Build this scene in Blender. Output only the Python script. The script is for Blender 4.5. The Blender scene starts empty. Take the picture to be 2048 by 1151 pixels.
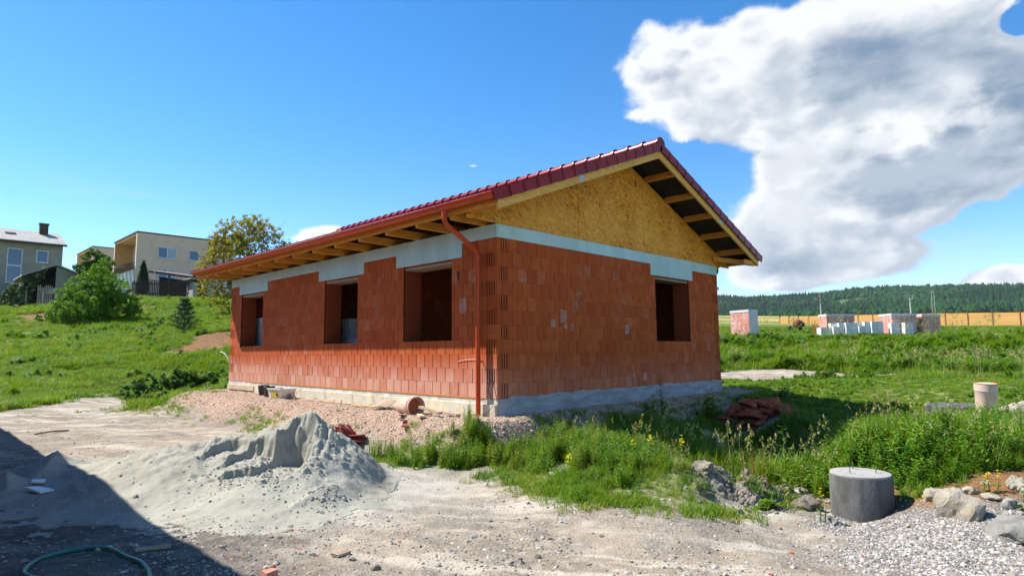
import bpy, math, random
import numpy as np
from mathutils import Matrix, Vector, Euler
R = math.radians
random.seed(7); RNG = np.random.default_rng(7)
sc = bpy.context.scene
COL = sc.collection

# ------------------------------------------------------------------ camera
cam = bpy.data.objects.new('camera', bpy.data.cameras.new('camera')); COL.objects.link(cam)
cam.data.sensor_width = 36; cam.data.lens = 21.646; cam.data.clip_start = 0.05; cam.data.clip_end = 9000
_yaw, _pit, _rol = 0.777188057, 0.102028618, -0.00815063
_f = Vector((math.cos(_pit)*math.cos(_yaw), math.cos(_pit)*math.sin(_yaw), math.sin(_pit)))
_r = Vector((math.sin(_yaw), -math.cos(_yaw), 0)); _u = _r.cross(_f)
_r2 = math.cos(_rol)*_r+math.sin(_rol)*_u; _u2 = -math.sin(_rol)*_r+math.cos(_rol)*_u
cam.matrix_world = Matrix(((_r2.x, _u2.x, -_f.x, -7.2547), (_r2.y, _u2.y, -_f.y, -7.4935), (_r2.z, _u2.z, -_f.z, 0.7990), (0, 0, 0, 1)))
sc.camera = cam

# ------------------------------------------------------------------ light, sky, exposure
SUN = Vector((-0.310, 0.548, 0.777)).normalized()
sun = bpy.data.objects.new('sun', bpy.data.lights.new('sun', 'SUN')); COL.objects.link(sun)
sun.data.energy = 5.0; sun.data.angle = R(0.53); sun.data.color = (1.0, 0.955, 0.88)
sun.rotation_euler = SUN.to_track_quat('Z', 'Y').to_euler()
sc.view_settings.view_transform = 'Standard'; sc.view_settings.look = 'None'
sc.view_settings.exposure = 1.0; sc.view_settings.gamma = 1; sc.view_settings.use_curve_mapping = False
sc.cycles.max_bounces = 5; sc.cycles.diffuse_bounces = 3; sc.cycles.glossy_bounces = 2; sc.cycles.transmission_bounces = 3; sc.cycles.transparent_max_bounces = 4
world = bpy.data.worlds.new('World'); sc.world = world; world.use_nodes = True

class NT:
    """tiny node helper"""
    def __init__(s, tree): s.t = tree
    def n(s, typ, **kw):
        nd = s.t.nodes.new(typ)
        for k, v in kw.items(): setattr(nd, k, v)
        return nd
    def put(s, sock, v):
        if isinstance(v, bpy.types.NodeSocket): s.t.links.new(v, sock)
        elif v is not None: sock.default_value = v
    def m(s, op, a, b=None, c=None, clamp=False):
        nd = s.n('ShaderNodeMath', operation=op); nd.use_clamp = clamp
        s.put(nd.inputs[0], a); s.put(nd.inputs[1], b); s.put(nd.inputs[2], c)
        return nd.outputs[0]
    def v(s, op, a, b=None, sc_=None):
        nd = s.n('ShaderNodeVectorMath', operation=op)
        s.put(nd.inputs[0], a)
        if b is not None: s.put(nd.inputs[1], b)
        if sc_ is not None: s.put(nd.inputs[3], sc_)
        return nd.outputs['Value'] if op in ('DOT_PRODUCT', 'LENGTH', 'DISTANCE') else nd.outputs[0]
    def ramp(s, x, a, b, lo=0.0, hi=1.0, smooth=True):
        nd = s.n('ShaderNodeMapRange'); nd.interpolation_type = 'SMOOTHSTEP' if smooth else 'LINEAR'
        s.put(nd.inputs[0], x); s.put(nd.inputs[1], a); s.put(nd.inputs[2], b); s.put(nd.inputs[3], lo); s.put(nd.inputs[4], hi)
        return nd.outputs[0]
    def mix(s, f, a, b, blend='MIX'):
        nd = s.n('ShaderNodeMix', data_type='RGBA', blend_type=blend); nd.clamp_result = False
        s.put(nd.inputs[0], f)
        for i, c in ((6, a), (7, b)):
            if isinstance(c, (tuple, list)) and len(c) == 3: c = (*c, 1)
            s.put(nd.inputs[i], c)
        return nd.outputs[2]
    def noise(s, vec, scale, detail=4, rough=0.55, dist=0.0, dim='3D'):
        nd = s.n('ShaderNodeTexNoise', noise_dimensions=dim)
        s.put(nd.inputs['Vector'], vec); s.put(nd.inputs['Scale'], scale); s.put(nd.inputs['Detail'], detail)
        s.put(nd.inputs['Roughness'], rough); s.put(nd.inputs['Distortion'], dist)
        return nd.outputs[0]
    def vor(s, vec, scale, feature='F1', out='Distance', rand=1.0):
        nd = s.n('ShaderNodeTexVoronoi', feature=feature)
        s.put(nd.inputs['Vector'], vec); s.put(nd.inputs['Scale'], scale); s.put(nd.inputs['Randomness'], rand)
        return nd.outputs[out]
    def comb(s, x, y, z):
        nd = s.n('ShaderNodeCombineXYZ'); s.put(nd.inputs[0], x); s.put(nd.inputs[1], y); s.put(nd.inputs[2], z); return nd.outputs[0]
    def sep(s, v):
        nd = s.n('ShaderNodeSeparateXYZ'); s.put(nd.inputs[0], v); return nd.outputs

def build_sky():
    t = NT(world.node_tree); t.t.nodes.clear()
    sky = t.n('ShaderNodeTexSky', sky_type='NISHITA'); sky.sun_disc = False
    sky.sun_elevation = R(51); sky.sun_rotation = R(-29.5); sky.altitude = 600; sky.air_density = 1.0; sky.dust_density = 0.1; sky.ozone_density = 2.2
    hs = t.n('ShaderNodeHueSaturation'); hs.inputs['Saturation'].default_value = 1.35; hs.inputs['Value'].default_value = 1.25
    t.t.links.new(sky.outputs[0], hs.inputs['Color'])
    skyc = hs.outputs[0]
    d = t.n('ShaderNodeTexCoord').outputs['Generated']
    dx, dy, dz = t.sep(d)
    # cumulus lie in flat bands: stretch the noise along the horizon
    P = t.comb(dx, dy, t.m('MULTIPLY', dz, 1.45))
    warp = t.n('ShaderNodeTexNoise'); t.put(warp.inputs['Vector'], P); warp.inputs['Scale'].default_value = 5; warp.inputs['Detail'].default_value = 3
    Pw = t.v('ADD', P, t.v('SCALE', t.v('SUBTRACT', warp.outputs['Color'], (.5, .5, .5)), sc_=0.05))
    blobs = CLOUDS
    # bearing from the heading of the view and sine of the height, so each bank costs a few nodes
    az = t.m('ARCTAN2', t.m('ADD', t.m('MULTIPLY', dx, -math.sin(_yaw)), t.m('MULTIPLY', dy, math.cos(_yaw))), t.m('ADD', t.m('MULTIPLY', dx, math.cos(_yaw)), t.m('MULTIPLY', dy, math.sin(_yaw))))
    def cov(V):
        acc = None
        for (ba, bz, sx, sz, amp) in blobs:
            rel = t.v('MULTIPLY', t.v('SUBTRACT', V, (ba, bz, 0)), (1/sx, 1/sz, 0))
            g = t.m('EXPONENT', t.m('MULTIPLY', t.v('DOT_PRODUCT', rel, rel), -1.0))
            acc = t.m('MULTIPLY', g, amp) if acc is None else t.m('MULTIPLY_ADD', g, amp, acc)
        return acc
    def dens(V, det):
        n1 = t.noise(V, 5.5, det, 0.55)
        n2 = t.noise(V, 19.0, det, 0.6)
        vr = t.n('ShaderNodeTexVoronoi', feature='F1'); t.put(vr.inputs['Vector'], V); vr.inputs['Scale'].default_value = 21
        return t.m('ADD', t.m('ADD', t.m('MULTIPLY', t.m('SUBTRACT', n1, 0.5), 2.15), t.m('MULTIPLY', t.m('SUBTRACT', n2, 0.5), 0.55)), t.m('MULTIPLY', t.m('SUBTRACT', 0.42, vr.outputs['Distance']), 0.32))
    AZ = t.comb(az, dz, 0); craw = cov(AZ); c0 = t.m('MINIMUM', craw, 0.95)
    off = (SUN.x*0.10, SUN.y*0.10, SUN.z*0.05)
    c1 = t.m('MINIMUM', cov(t.v('ADD', AZ, (0.06, 0.04, 0))), 0.95)
    s0 = t.m('ADD', c0, dens(Pw, 6))
    s1 = t.m('ADD', c1, dens(t.v('ADD', Pw, tuple(o*.36 for o in off[:2])+(off[2]*1.1,)), 2))
    alpha = t.m('MAXIMUM', t.ramp(s0, 0.45, 0.66), t.ramp(t.m('ADD', s0, t.m('MULTIPLY', craw, 0.42)), 0.62, 0.98))
    thick = t.ramp(s0, 0.52, 0.98)
    slope = t.m('SUBTRACT', s0, s1)
    lit = t.ramp(slope, -0.36, 0.24)
    # sunlit tops near white, thick undersides blue-grey
    band = t.ramp(t.noise(t.comb(t.m('MULTIPLY', dx, 1.0), t.m('MULTIPLY', dy, 1.0), t.m('MULTIPLY', dz, 2.6)), 6.0, 5, 0.6), 0.38, 0.60)
    heavy = t.ramp(t.m('ADD', craw, t.m('MULTIPLY', t.m('SUBTRACT', t.noise(Pw, 5.0, 4, 0.6), 0.5), 2.4)), 0.75, 1.75)
    dark = t.m('MULTIPLY', thick, t.m('ADD', t.m('ADD', 0.02, t.m('MULTIPLY', heavy, 0.66)), t.m('MULTIPLY', band, 0.32)), clamp=True)
    shade = t.m('MULTIPLY', t.m('SUBTRACT', 1.0, t.m('MULTIPLY', dark, 1.0)), t.m('ADD', 0.46, t.m('MULTIPLY', lit, 0.66)))
    cc = t.mix(t.m('MINIMUM', shade, 1.0), (1.35, 1.95, 2.75), (5.6, 5.75, 5.95))
    # thin high wisps low over the roofs
    wn = t.noise(t.comb(t.m('MULTIPLY', dx, 1.0), t.m('MULTIPLY', dy, 1.0), t.m('MULTIPLY', dz, 6.0)), 4.0, 6, 0.6)
    wisp = t.m('MULTIPLY', t.m('MULTIPLY', t.ramp(wn, 0.50, 0.78), t.ramp(dz, 0.33, 0.12)), 0.5)
    col = t.mix(wisp, skyc, (4.0, 4.9, 6.0))
    col = t.mix(alpha, col, cc)
    bg = t.n('ShaderNodeBackground'); t.put(bg.inputs[0], col); bg.inputs[1].default_value = 0.088
    t.t.links.new(bg.outputs[0], t.n('ShaderNodeOutputWorld').inputs[0])
CLOUDS = [(-0.387,0.43,0.132,0.058,0.9),(-0.233,0.423,0.081,0.06,1),(-0.561,0.386,0.176,0.072,1.15),(-0.338,0.343,0.102,0.04,0.85),(-0.52,0.339,0.144,0.068,0.95),(-0.546,0.264,0.166,0.049,0.85),(-0.662,0.28,0.102,0.074,0.95),(-0.472,0.206,0.134,0.049,0.85),(-0.601,0.196,0.081,0.036,0.8),(-0.413,0.105,0.096,0.03,1),(-0.519,0.127,0.108,0.032,1.1),(-0.395,0.162,0.054,0.04,0.9),(-0.688,0.083,0.071,0.025,1.3),(0.287,0.177,0.053,0.021,1.35),(0.062,0.293,0.021,0.006,0.66),(-0.822,0.27,0.111,0.129,0.7),(-0.619,0.297,0.058,0.041,1.5),(-0.714,0.384,0.024,0.017,-0.9),(-0.294,0.277,0.037,0.034,-0.8),(-0.658,0.156,0.047,0.035,-0.7),(-1.475,0.342,0.35,0.14,0.8),(-2.348,0.5,0.4,0.2,0.75),(3.063,0.309,0.4,0.12,0.8),(2.19,0.574,0.3,0.15,0.6),(-1.126,0.766,0.3,0.2,0.6)]

build_sky()
world.cycles.sampling_method = 'MANUAL'; world.cycles.sample_map_resolution = 512

# ------------------------------------------------------------------ mesh helpers
class MB:
    def __init__(s): s.v = []; s.f = []; s.mi = []; s.sm = []
    def add(s, verts, faces, mi=0, smooth=False):
        b = len(s.v); s.v += [tuple(p) for p in verts]; s.f += [tuple(i+b for i in f) for f in faces]
        s.mi += [mi]*len(faces); s.sm += [smooth]*len(faces); return s
    def box(s, a, b, mi=0):
        (x0, y0, z0), (x1, y1, z1) = a, b
        x0, x1 = min(x0, x1), max(x0, x1); y0, y1 = min(y0, y1), max(y0, y1); z0, z1 = min(z0, z1), max(z0, z1)
        return s.add([(x0,y0,z0),(x1,y0,z0),(x1,y1,z0),(x0,y1,z0),(x0,y0,z1),(x1,y0,z1),(x1,y1,z1),(x0,y1,z1)],
                     [(0,3,2,1),(4,5,6,7),(0,1,5,4),(1,2,6,5),(2,3,7,6),(3,0,4,7)], mi)
    def obox(s, c, u, v, w, mi=0):
        """oriented box: centre and three half-axis vectors"""
        c, u, v, w = map(Vector, (c, u, v, w))
        if u.cross(v).dot(w) < 0: w = -w
        P = [c+a*u+b*v+d*w for d in (-1, 1) for a, b in ((-1,-1),(1,-1),(1,1),(-1,1))]
        return s.add(P, [(0,3,2,1),(4,5,6,7),(0,1,5,4),(1,2,6,5),(2,3,7,6),(3,0,4,7)], mi)
    def prism(s, poly, off, mi=0):
        """polygon (3D points) pushed along off, closed"""
        off = Vector(off); A = [Vector(p) for p in poly]; n = len(A)
        nrm = Vector((0,0,0))
        for i in range(n): nrm += A[i].cross(A[(i+1) % n])
        if nrm.dot(off) > 0: A = A[::-1]
        B = [p+off for p in A]
        F = [tuple(range(n)), tuple(range(2*n-1, n-1, -1))]+[(i+n, (i+1) % n+n, (i+1) % n, i) for i in range(n)]
        return s.add(A+B, F, mi)
    def tube(s, path, r, k=8, caps=True, mi=0, smooth=True):
        path = [Vector(p) for p in path]; n = len(path)
        rr = r if isinstance(r, (list, tuple)) else [r]*n
        V = []; up = None
        for i, p in enumerate(path):
            d = (path[min(i+1, n-1)]-path[max(i-1, 0)]).normalized()
            if up is None: up = d.orthogonal().normalized()
            up = (up-d*up.dot(d)).normalized(); sd = d.cross(up)
            V += [p+(up*math.cos(2*math.pi*j/k)+sd*math.sin(2*math.pi*j/k))*rr[i] for j in range(k)]
        F = [(i*k+j, i*k+(j+1) % k, (i+1)*k+(j+1) % k, (i+1)*k+j) for i in range(n-1) for j in range(k)]
        if caps: F += [tuple(range(k))[::-1], tuple(range((n-1)*k, n*k))]
        return s.add(V, F, mi, smooth)
    def lathe(s, c, prof, k=24, mi=0, axis=None, smooth=True):
        """prof: list of (radius, height) turned about an axis through c"""
        c = Vector(c); ax = Vector(axis or (0,0,1)).normalized(); e1 = ax.orthogonal().normalized(); e2 = ax.cross(e1)
        V = [c+ax*h+(e1*math.cos(2*math.pi*j/k)+e2*math.sin(2*math.pi*j/k))*r for r, h in prof for j in range(k)]
        F = [(i*k+j, i*k+(j+1) % k, (i+1)*k+(j+1) % k, (i+1)*k+j) for i in range(len(prof)-1) for j in range(k)]
        if prof[0][0] > 1e-4: F.append(tuple(range(k))[::-1])
        if prof[-1][0] > 1e-4: F.append(tuple(range((len(prof)-1)*k, len(prof)*k)))
        return s.add(V, F, mi, smooth)
    def mesh(s, name, mats):
        me = bpy.data.meshes.new(name); me.from_pydata(s.v, [], s.f)
        for m in (mats if isinstance(mats, (list, tuple)) else [mats]): me.materials.append(m)
        me.polygons.foreach_set('material_index', s.mi); me.polygons.foreach_set('use_smooth', s.sm)
        me.update(); return me
    def obj(s, name, mats, parent=None, loc=None, sharp=True):
        me = s.mesh(name, mats)
        if any(s.sm) and sharp: me.set_sharp_from_angle(angle=R(38))
        return link(name, me, parent, loc)
def link(name, me, parent=None, loc=None, rot=None):
    o = bpy.data.objects.new(name, me); COL.objects.link(o)
    if parent: o.parent = parent
    if loc is not None: o.location = loc
    if rot is not None: o.rotation_euler = rot
    return o
def tag(o, label=None, cat=None, group=None, kind=None):
    if label: o['label'] = label
    if cat: o['category'] = cat
    if group: o['group'] = group
    if kind: o['kind'] = kind
    return o
def thing(name, label, cat, loc=(0,0,0), rz=0, group=None):
    o = bpy.data.objects.new(name, None); COL.objects.link(o); o.location = loc; o.rotation_euler = (0,0,rz); o.empty_display_size = 0.2
    return tag(o, label, cat, group)
def big_mesh(name, V, Q, mat, smooth=True, attrs=None, fattr=None, tri=False):
    """numpy arrays to a mesh: V (n,3), Q (m,4) or (m,3)"""
    k = Q.shape[1]; me = bpy.data.meshes.new(name)
    me.vertices.add(len(V)); me.vertices.foreach_set('co', np.ascontiguousarray(V, dtype=np.float32).ravel())
    me.loops.add(Q.size); me.loops.foreach_set('vertex_index', np.ascontiguousarray(Q, dtype=np.int32).ravel())
    me.polygons.add(len(Q)); me.polygons.foreach_set('loop_start', np.arange(0, Q.size, k, dtype=np.int32))
    me.update(calc_edges=True)
    me.polygons.foreach_set('use_smooth', np.full(len(Q), smooth))
    for m in (mat if isinstance(mat, (list, tuple)) else [mat]): me.materials.append(m)
    for an, arr in (attrs or {}).items():
        a = me.attributes.new(an, 'FLOAT', 'POINT'); a.data.foreach_set('value', np.ascontiguousarray(arr, dtype=np.float32).ravel())
    for an, arr in (fattr or {}).items():
        a = me.attributes.new(an, 'FLOAT', 'FACE'); a.data.foreach_set('value', np.ascontiguousarray(arr, dtype=np.float32).ravel())
    me.validate(); return me

# ------------------------------------------------------------------ materials
def new_mat(name):
    m = bpy.data.materials.new(name); m.use_nodes = True; m.node_tree.nodes.clear()
    t = NT(m.node_tree); b = t.n('ShaderNodeBsdfPrincipled'); o = t.n('ShaderNodeOutputMaterial')
    t.t.links.new(b.outputs[0], o.inputs[0]); return m, t, b, o
def bump(t, b, h, strength=0.5, dist=0.01):
    nd = t.n('ShaderNodeBump'); t.put(nd.inputs['Height'], h); nd.inputs['Strength'].default_value = strength; nd.inputs['Distance'].default_value = dist
    t.t.links.new(nd.outputs[0], b.inputs['Normal']); return nd
def simple(name, c1, c2=None, scale=6.0, rough=0.85, bs=0.3, bd=0.01, bscale=None, stretch=(1,1,1), lo=0.35, hi=0.65, metal=0.0, spec=0.3, dirt=None, rnd=0.0):
    m, t, b, o = new_mat(name); c2 = c2 or tuple(x*0.75 for x in c1)
    P = t.n('ShaderNodeNewGeometry').outputs['Position']
    V = t.v('MULTIPLY', P, stretch)
    n = t.noise(V, scale, 6, 0.6)
    col = t.mix(t.ramp(n, lo, hi), c1, c2)
    if dirt:
        col = t.mix(t.m('MULTIPLY', t.ramp(t.noise(P, dirt[1], 5, 0.65), 0.5, 0.72), dirt[2]), col, dirt[0])
    if rnd:
        r = t.n('ShaderNodeObjectInfo').outputs['Random']
        col = t.mix(1.0, col, t.comb(*[t.m('ADD', 1-rnd, t.m('MULTIPLY', r, 2*rnd))]*3), 'MULTIPLY')
    t.put(b.inputs['Base Color'], col); t.put(b.inputs['Roughness'], rough); b.inputs['Metallic'].default_value = metal
    b.inputs['Specular IOR Level'].default_value = spec
    if bs: bump(t, b, t.noise(V, bscale or scale*3, 5, 0.65), bs, bd)
    return m
M = {}
def make_materials():
    # hollow clay block, world-set tone per block so singly built and joined blocks agree
    m, t, b, o = new_mat('clay_block'); P = t.n('ShaderNodeNewGeometry').outputs['Position']; x, y, z = t.sep(P)
    row = t.m('FLOOR', t.m('DIVIDE', t.m('ADD', z, 0.001), 0.25)); u = t.m('ADD', x, y)
    colm = t.m('FLOOR', t.m('DIVIDE', t.m('ADD', u, t.m('MULTIPLY', t.m('MODULO', t.m('ADD', row, 20), 2.0), 0.125)), 0.25))
    wn = t.n('ShaderNodeTexWhiteNoise', noise_dimensions='2D'); t.put(wn.inputs['Vector'], t.comb(colm, row, 0)); r1 = wn.outputs[0]
    wc = t.sep(wn.outputs['Color'])
    base = t.mix(r1, (0.33, 0.054, 0.010), (0.52, 0.122, 0.030))
    base = t.mix(t.ramp(t.noise(P, 5.0, 5, 0.6), 0.35, 0.7), base, (0.40, 0.070, 0.013))
    streak = t.noise(t.v('MULTIPLY', P, (26, 26, 1.6)), 1.0, 4, 0.6)
    base = t.mix(t.m('MULTIPLY', t.ramp(streak, 0.45, 0.75), 0.45), base, (0.46, 0.115, 0.032))
    low = t.m('MULTIPLY', t.ramp(z, 0.80, 0.1), t.m('ADD', 0.30, t.m('MULTIPLY', t.m('LESS_THAN', x, 0.004), 0.70)))  # low courses paler: efflorescence, and on the long wall painted sunlight too
    pale = t.m('MULTIPLY', t.ramp(t.noise(t.v('MULTIPLY', P, (2.5, 2.5, 1.3)), 2.2, 6, 0.7), 0.50, 0.72), t.m('ADD', 0.05, t.m('MULTIPLY', low, 0.62)))
    pb = t.m('MULTIPLY', t.ramp(wc[1], 0.94, 0.98), 0.22)
    pb = t.m('MULTIPLY', pb, t.ramp(t.noise(P, 9.0, 4, 0.6), 0.4, 0.6))
    base = t.mix(t.m('MULTIPLY', t.m('MULTIPLY', low, t.ramp(wc[2], 0.0, 1.0, 0.35, 0.85, smooth=False)), 1.0), base, (0.62, 0.36, 0.27)); base = t.mix(t.m('MAXIMUM', pale, pb), base, (0.60, 0.38, 0.30))
    t.put(b.inputs['Base Color'], base); b.inputs['Roughness'].default_value = 0.85; b.inputs['Specular IOR Level'].default_value = 0.2
    gr = t.m('ABSOLUTE', t.m('SINE', t.m('MULTIPLY', u, math.pi/0.0135)))
    h = t.m('ADD', t.m('MULTIPLY', gr, t.m('ADD', 0.1, t.m('MULTIPLY', t.ramp(wc[0], 0.4, 0.6), 0.9))), t.m('MULTIPLY', t.noise(P, 60, 4, 0.6), 0.5))
    bump(t, b, h, 0.55, 0.004); M['brick'] = m
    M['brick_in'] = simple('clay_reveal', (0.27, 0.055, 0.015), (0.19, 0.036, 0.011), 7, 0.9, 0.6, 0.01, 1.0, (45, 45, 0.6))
    M['joint'] = simple('thin_joint', (0.045, 0.014, 0.008), (0.03, 0.010, 0.006), 20, 0.95)
    # strand board: short flakes at two angles
    m, t, b, o = new_mat('strand_board'); P = t.n('ShaderNodeNewGeometry').outputs['Position']; x, y, z = t.sep(P)
    cols = None; hh = None
    for i, (ang, sc1) in enumerate(((0.35, 1.0), (1.9, 1.15), (-0.5, 0.9))):
        a = t.m('ADD', t.m('MULTIPLY', x, math.cos(ang)), t.m('MULTIPLY', z, math.sin(ang))); c = t.m('ADD', t.m('MULTIPLY', x, -math.sin(ang)), t.m('MULTIPLY', z, math.cos(ang)))
        V = t.comb(t.m('MULTIPLY', a, 9*sc1), t.m('MULTIPLY', c, 42*sc1), i*7.3)
        vc = t.n('ShaderNodeTexVoronoi', feature='F1'); t.put(vc.inputs['Vector'], V); vc.inputs['Scale'].default_value = 1.0
        s_ = t.sep(vc.outputs['Color'])
        k = t.mix(s_[0], (0.48, 0.145, 0.009), (0.92, 0.42, 0.045)); k = t.mix(t.ramp(s_[1], 0.86, 0.9), k, (0.24, 0.08, 0.010))
        f = t.ramp(t.noise(P, 13+i*5, 3, 0.6), 0.46, 0.54)
        cols = k if cols is None else t.mix(f, cols, k); hh = s_[2] if hh is None else t.m('ADD', hh, s_[2])
    big = t.ramp(t.noise(P, 0.8, 4, 0.6), 0.42, 0.65)
    cols = t.mix(t.m('MULTIPLY', big, 0.45), cols, (0.85, 0.43, 0.08))
    t.put(b.inputs['Base Color'], cols); b.inputs['Roughness'].default_value = 0.75; b.inputs['Specular IOR Level'].default_value = 0.25; bump(t, b, hh, 0.35, 0.003); M['osb'] = m
    def wood(name, c1, c2, stretch, k=1.0, rough=0.7):
        m, t, b, o = new_mat(name); P = t.n('ShaderNodeNewGeometry').outputs['Position']
        V = t.v('MULTIPLY', P, stretch); n = t.noise(V, 3.0*k, 6, 0.6, 0.4)
        col = t.mix(t.ramp(n, 0.33, 0.66), c1, c2)
        knots = t.vor(t.v('MULTIPLY', P, tuple(max(s*0.3, 0.8) for s in stretch)), 3.0)
        col = t.mix(t.ramp(knots, 0.10, 0.03), col, tuple(x*0.3 for x in c2))
        col = t.mix(t.m('MULTIPLY', t.ramp(t.noise(P, 1.7, 4, 0.6), 0.45, 0.7), 0.5), col, tuple(x*0.62 for x in c1))
        t.put(b.inputs['Base Color'], col); b.inputs['Roughness'].default_value = rough; b.inputs['Specular IOR Level'].default_value = 0.25; bump(t, b, n, 0.3, 0.004); return m
    M['wood_x'] = wood('spruce_across', (0.78, 0.36, 0.055), (0.58, 0.22, 0.026), (1.2, 14, 14))
    M['wood_y'] = wood('spruce_along', (0.74, 0.33, 0.050), (0.54, 0.20, 0.024), (14, 1.2, 14))
    M['wood_rake'] = wood('rake_spruce', (0.78, 0.47, 0.13), (0.62, 0.31, 0.055), (1.4, 14, 12))
    M['wood_old'] = wood('weathered_wood', (0.42, 0.33, 0.24), (0.26, 0.19, 0.13), (3, 3, 20))
    M['wood_dark'] = wood('dark_stained_wood', (0.075, 0.045, 0.035), (0.04, 0.026, 0.022), (12, 12, 1.2))
    M['wood_pale'] = wood('pale_lath', (0.60, 0.50, 0.34), (0.48, 0.36, 0.20), (4, 4, 14))
    M['membrane'] = simple('roof_membrane', (0.018, 0.018, 0.02), (0.03, 0.028, 0.028), 3, 0.8, 0.2)
    M['xps'] = simple('pale_blue_foam', (0.50, 0.68, 0.68), (0.42, 0.58, 0.59), 1.6, 0.85, 0.25, 0.004, 50, (1,1,0.4), dirt=((0.45,0.5,0.42), 4.0, 0.35))
    M['xps_cream'] = simple('cream_foam', (0.68, 0.62, 0.44), (0.56, 0.52, 0.42), 3, 0.9, 0.3, 0.005, 30, dirt=((0.36,0.30,0.22), 5.0, 0.7))
    M['foam_line'] = simple('orange_bitumen_line', (0.60, 0.22, 0.02), (0.45, 0.17, 0.03), 9, 0.7)
    M['slab'] = simple('white_slab_edge', (0.60, 0.58, 0.52), (0.44, 0.43, 0.39), 5, 0.9, 0.5, 0.01, 22, dirt=((0.27,0.25,0.22), 6.0, 0.8))
    M['render'] = simple('smeared_adhesive', (0.36, 0.37, 0.39), (0.24, 0.25, 0.27), 3, 0.9, 0.8, 0.02, 9, (0.6,0.6,3), dirt=((0.24,0.22,0.22), 3.0, 0.6))
    m, t, b, o = new_mat('glazed_tile'); P = t.n('ShaderNodeNewGeometry').outputs['Position']
    col = t.mix(t.ramp(t.noise(P, 3, 4, 0.6), 0.35, 0.65), (0.25, 0.010, 0.016), (0.19, 0.008, 0.012))
    t.put(b.inputs['Base Color'], col); b.inputs['Roughness'].default_value = 0.27; b.inputs['Specular IOR Level'].default_value = 0.18
    bump(t, b, t.noise(P, 45, 3, 0.5), 0.12, 0.003); M['tile'] = m
    m, t, b, o = new_mat('painted_gutter'); P = t.n('ShaderNodeNewGeometry').outputs['Position']
    t.put(b.inputs['Base Color'], t.mix(t.ramp(t.noise(P, 4, 4, 0.6), 0.35, 0.7), (0.50, 0.062, 0.014), (0.42, 0.050, 0.012))); b.inputs['Roughness'].default_value = 0.34; b.inputs['Specular IOR Level'].default_value = 0.28; M['gutter'] = m
    M['gutter_dark'] = simple('brown_gutter', (0.075, 0.018, 0.014), (0.055, 0.014, 0.012), 5, 0.4, 0, spec=0.5)
    M['metal'] = simple('galvanised_plate', (0.42, 0.45, 0.50), (0.32, 0.35, 0.40), 8, 0.45, 0.1, metal=0.4)
    M['concrete'] = simple('grey_concrete', (0.125, 0.122, 0.115), (0.075, 0.074, 0.07), 4, 0.92, 0.6, 0.01, 30, (1,1,0.5), dirt=((0.032,0.031,0.03), 2.4, 0.95))
    M['concrete_top'] = simple('pale_lid_concrete', (0.33, 0.315, 0.29), (0.24, 0.23, 0.215), 5, 0.92, 0.5, 0.006, 40, dirt=((0.46,0.45,0.43), 5.0, 0.5))
    M['aac'] = simple('aerated_block', (0.66, 0.67, 0.68), (0.56, 0.57, 0.58), 6, 0.95, 0.35, 0.004, 50)
    M['aac_dim'] = simple('dusty_block', (0.50, 0.48, 0.45), (0.40, 0.38, 0.36), 6, 0.95, 0.5, 0.01, 30)
    M['cable'] = simple('brown_cable', (0.14, 0.035, 0.022), None, 5, 0.6, 0)
    M['white_pl'] = simple('white_plastic', (0.70, 0.70, 0.66), (0.6, 0.6, 0.56), 5, 0.45, 0.05, spec=0.5)
    M['hose'] = simple('green_hose', (0.012, 0.17, 0.125), (0.010, 0.13, 0.10), 9, 0.4, 0.1, spec=0.5, dirt=((0.2,0.2,0.17), 14, 0.4))
    M['black_pl'] = simple('black_plastic', (0.022, 0.020, 0.022), (0.045, 0.04, 0.04), 9, 0.5, 0.1, spec=0.4, dirt=((0.16,0.14,0.12), 9, 0.5))
    M['terra_pl'] = simple('dusty_terracotta_plastic', (0.50, 0.25, 0.17), (0.62, 0.42, 0.34), 5, 0.6, 0.1, dirt=((0.55,0.46,0.38), 4, 0.6))
    M['pipe_pl'] = simple('orange_pipe_plastic', (0.60, 0.40, 0.33), (0.62, 0.50, 0.46), 2.5, 0.45, 0.05, spec=0.5)
    M['pipe_in'] = simple('orange_pipe_rim', (0.58, 0.14, 0.05), None, 5, 0.5, 0)
    M['yellow'] = simple('yellow_label', (0.62, 0.50, 0.05), None, 5, 0.5, 0)
    M['navy'] = simple('navy_mark', (0.03, 0.05, 0.11), None, 5, 0.5, 0)
    M['redtile_old'] = simple('dusty_red_tile', (0.24, 0.035, 0.03), (0.17, 0.03, 0.028), 9, 0.6, 0.3, dirt=((0.34,0.22,0.2), 7, 0.5), rnd=0.25)
    M['rubble'] = simple('broken_clay', (0.42, 0.10, 0.045), (0.27, 0.055, 0.03), 6, 0.95, 0.6, 0.01, 25, dirt=((0.45,0.33,0.28), 5, 0.4), rnd=0.3)
    M['plaster_grey'] = simple('grey_plaster', (0.32, 0.295, 0.24), (0.26, 0.245, 0.20), 1.5, 0.95, 0.3, 0.01, 20, rnd=0)
    M['plaster_beige'] = simple('beige_plaster', (0.76, 0.53, 0.41), (0.70, 0.48, 0.37), 0.9, 0.95, 0.2, 0.01, 20)
    M['plaster_white'] = simple('white_plaster', (0.62, 0.63, 0.64), (0.52, 0.53, 0.55), 1.5, 0.95, 0.2)
    M['plaster_orange'] = simple('ochre_plaster', (0.48, 0.27, 0.09), (0.42, 0.235, 0.08), 1.5, 0.95, 0.2)
    M['roof_grey'] = simple('lichened_grey_roof', (0.36, 0.35, 0.32), (0.26, 0.25, 0.24), 2.5, 0.9, 0.3, 0.02, 8, dirt=((0.45,0.42,0.33), 1.2, 0.6))
    M['coping'] = simple('dark_coping', (0.03, 0.028, 0.028), None, 5, 0.6, 0)
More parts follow.
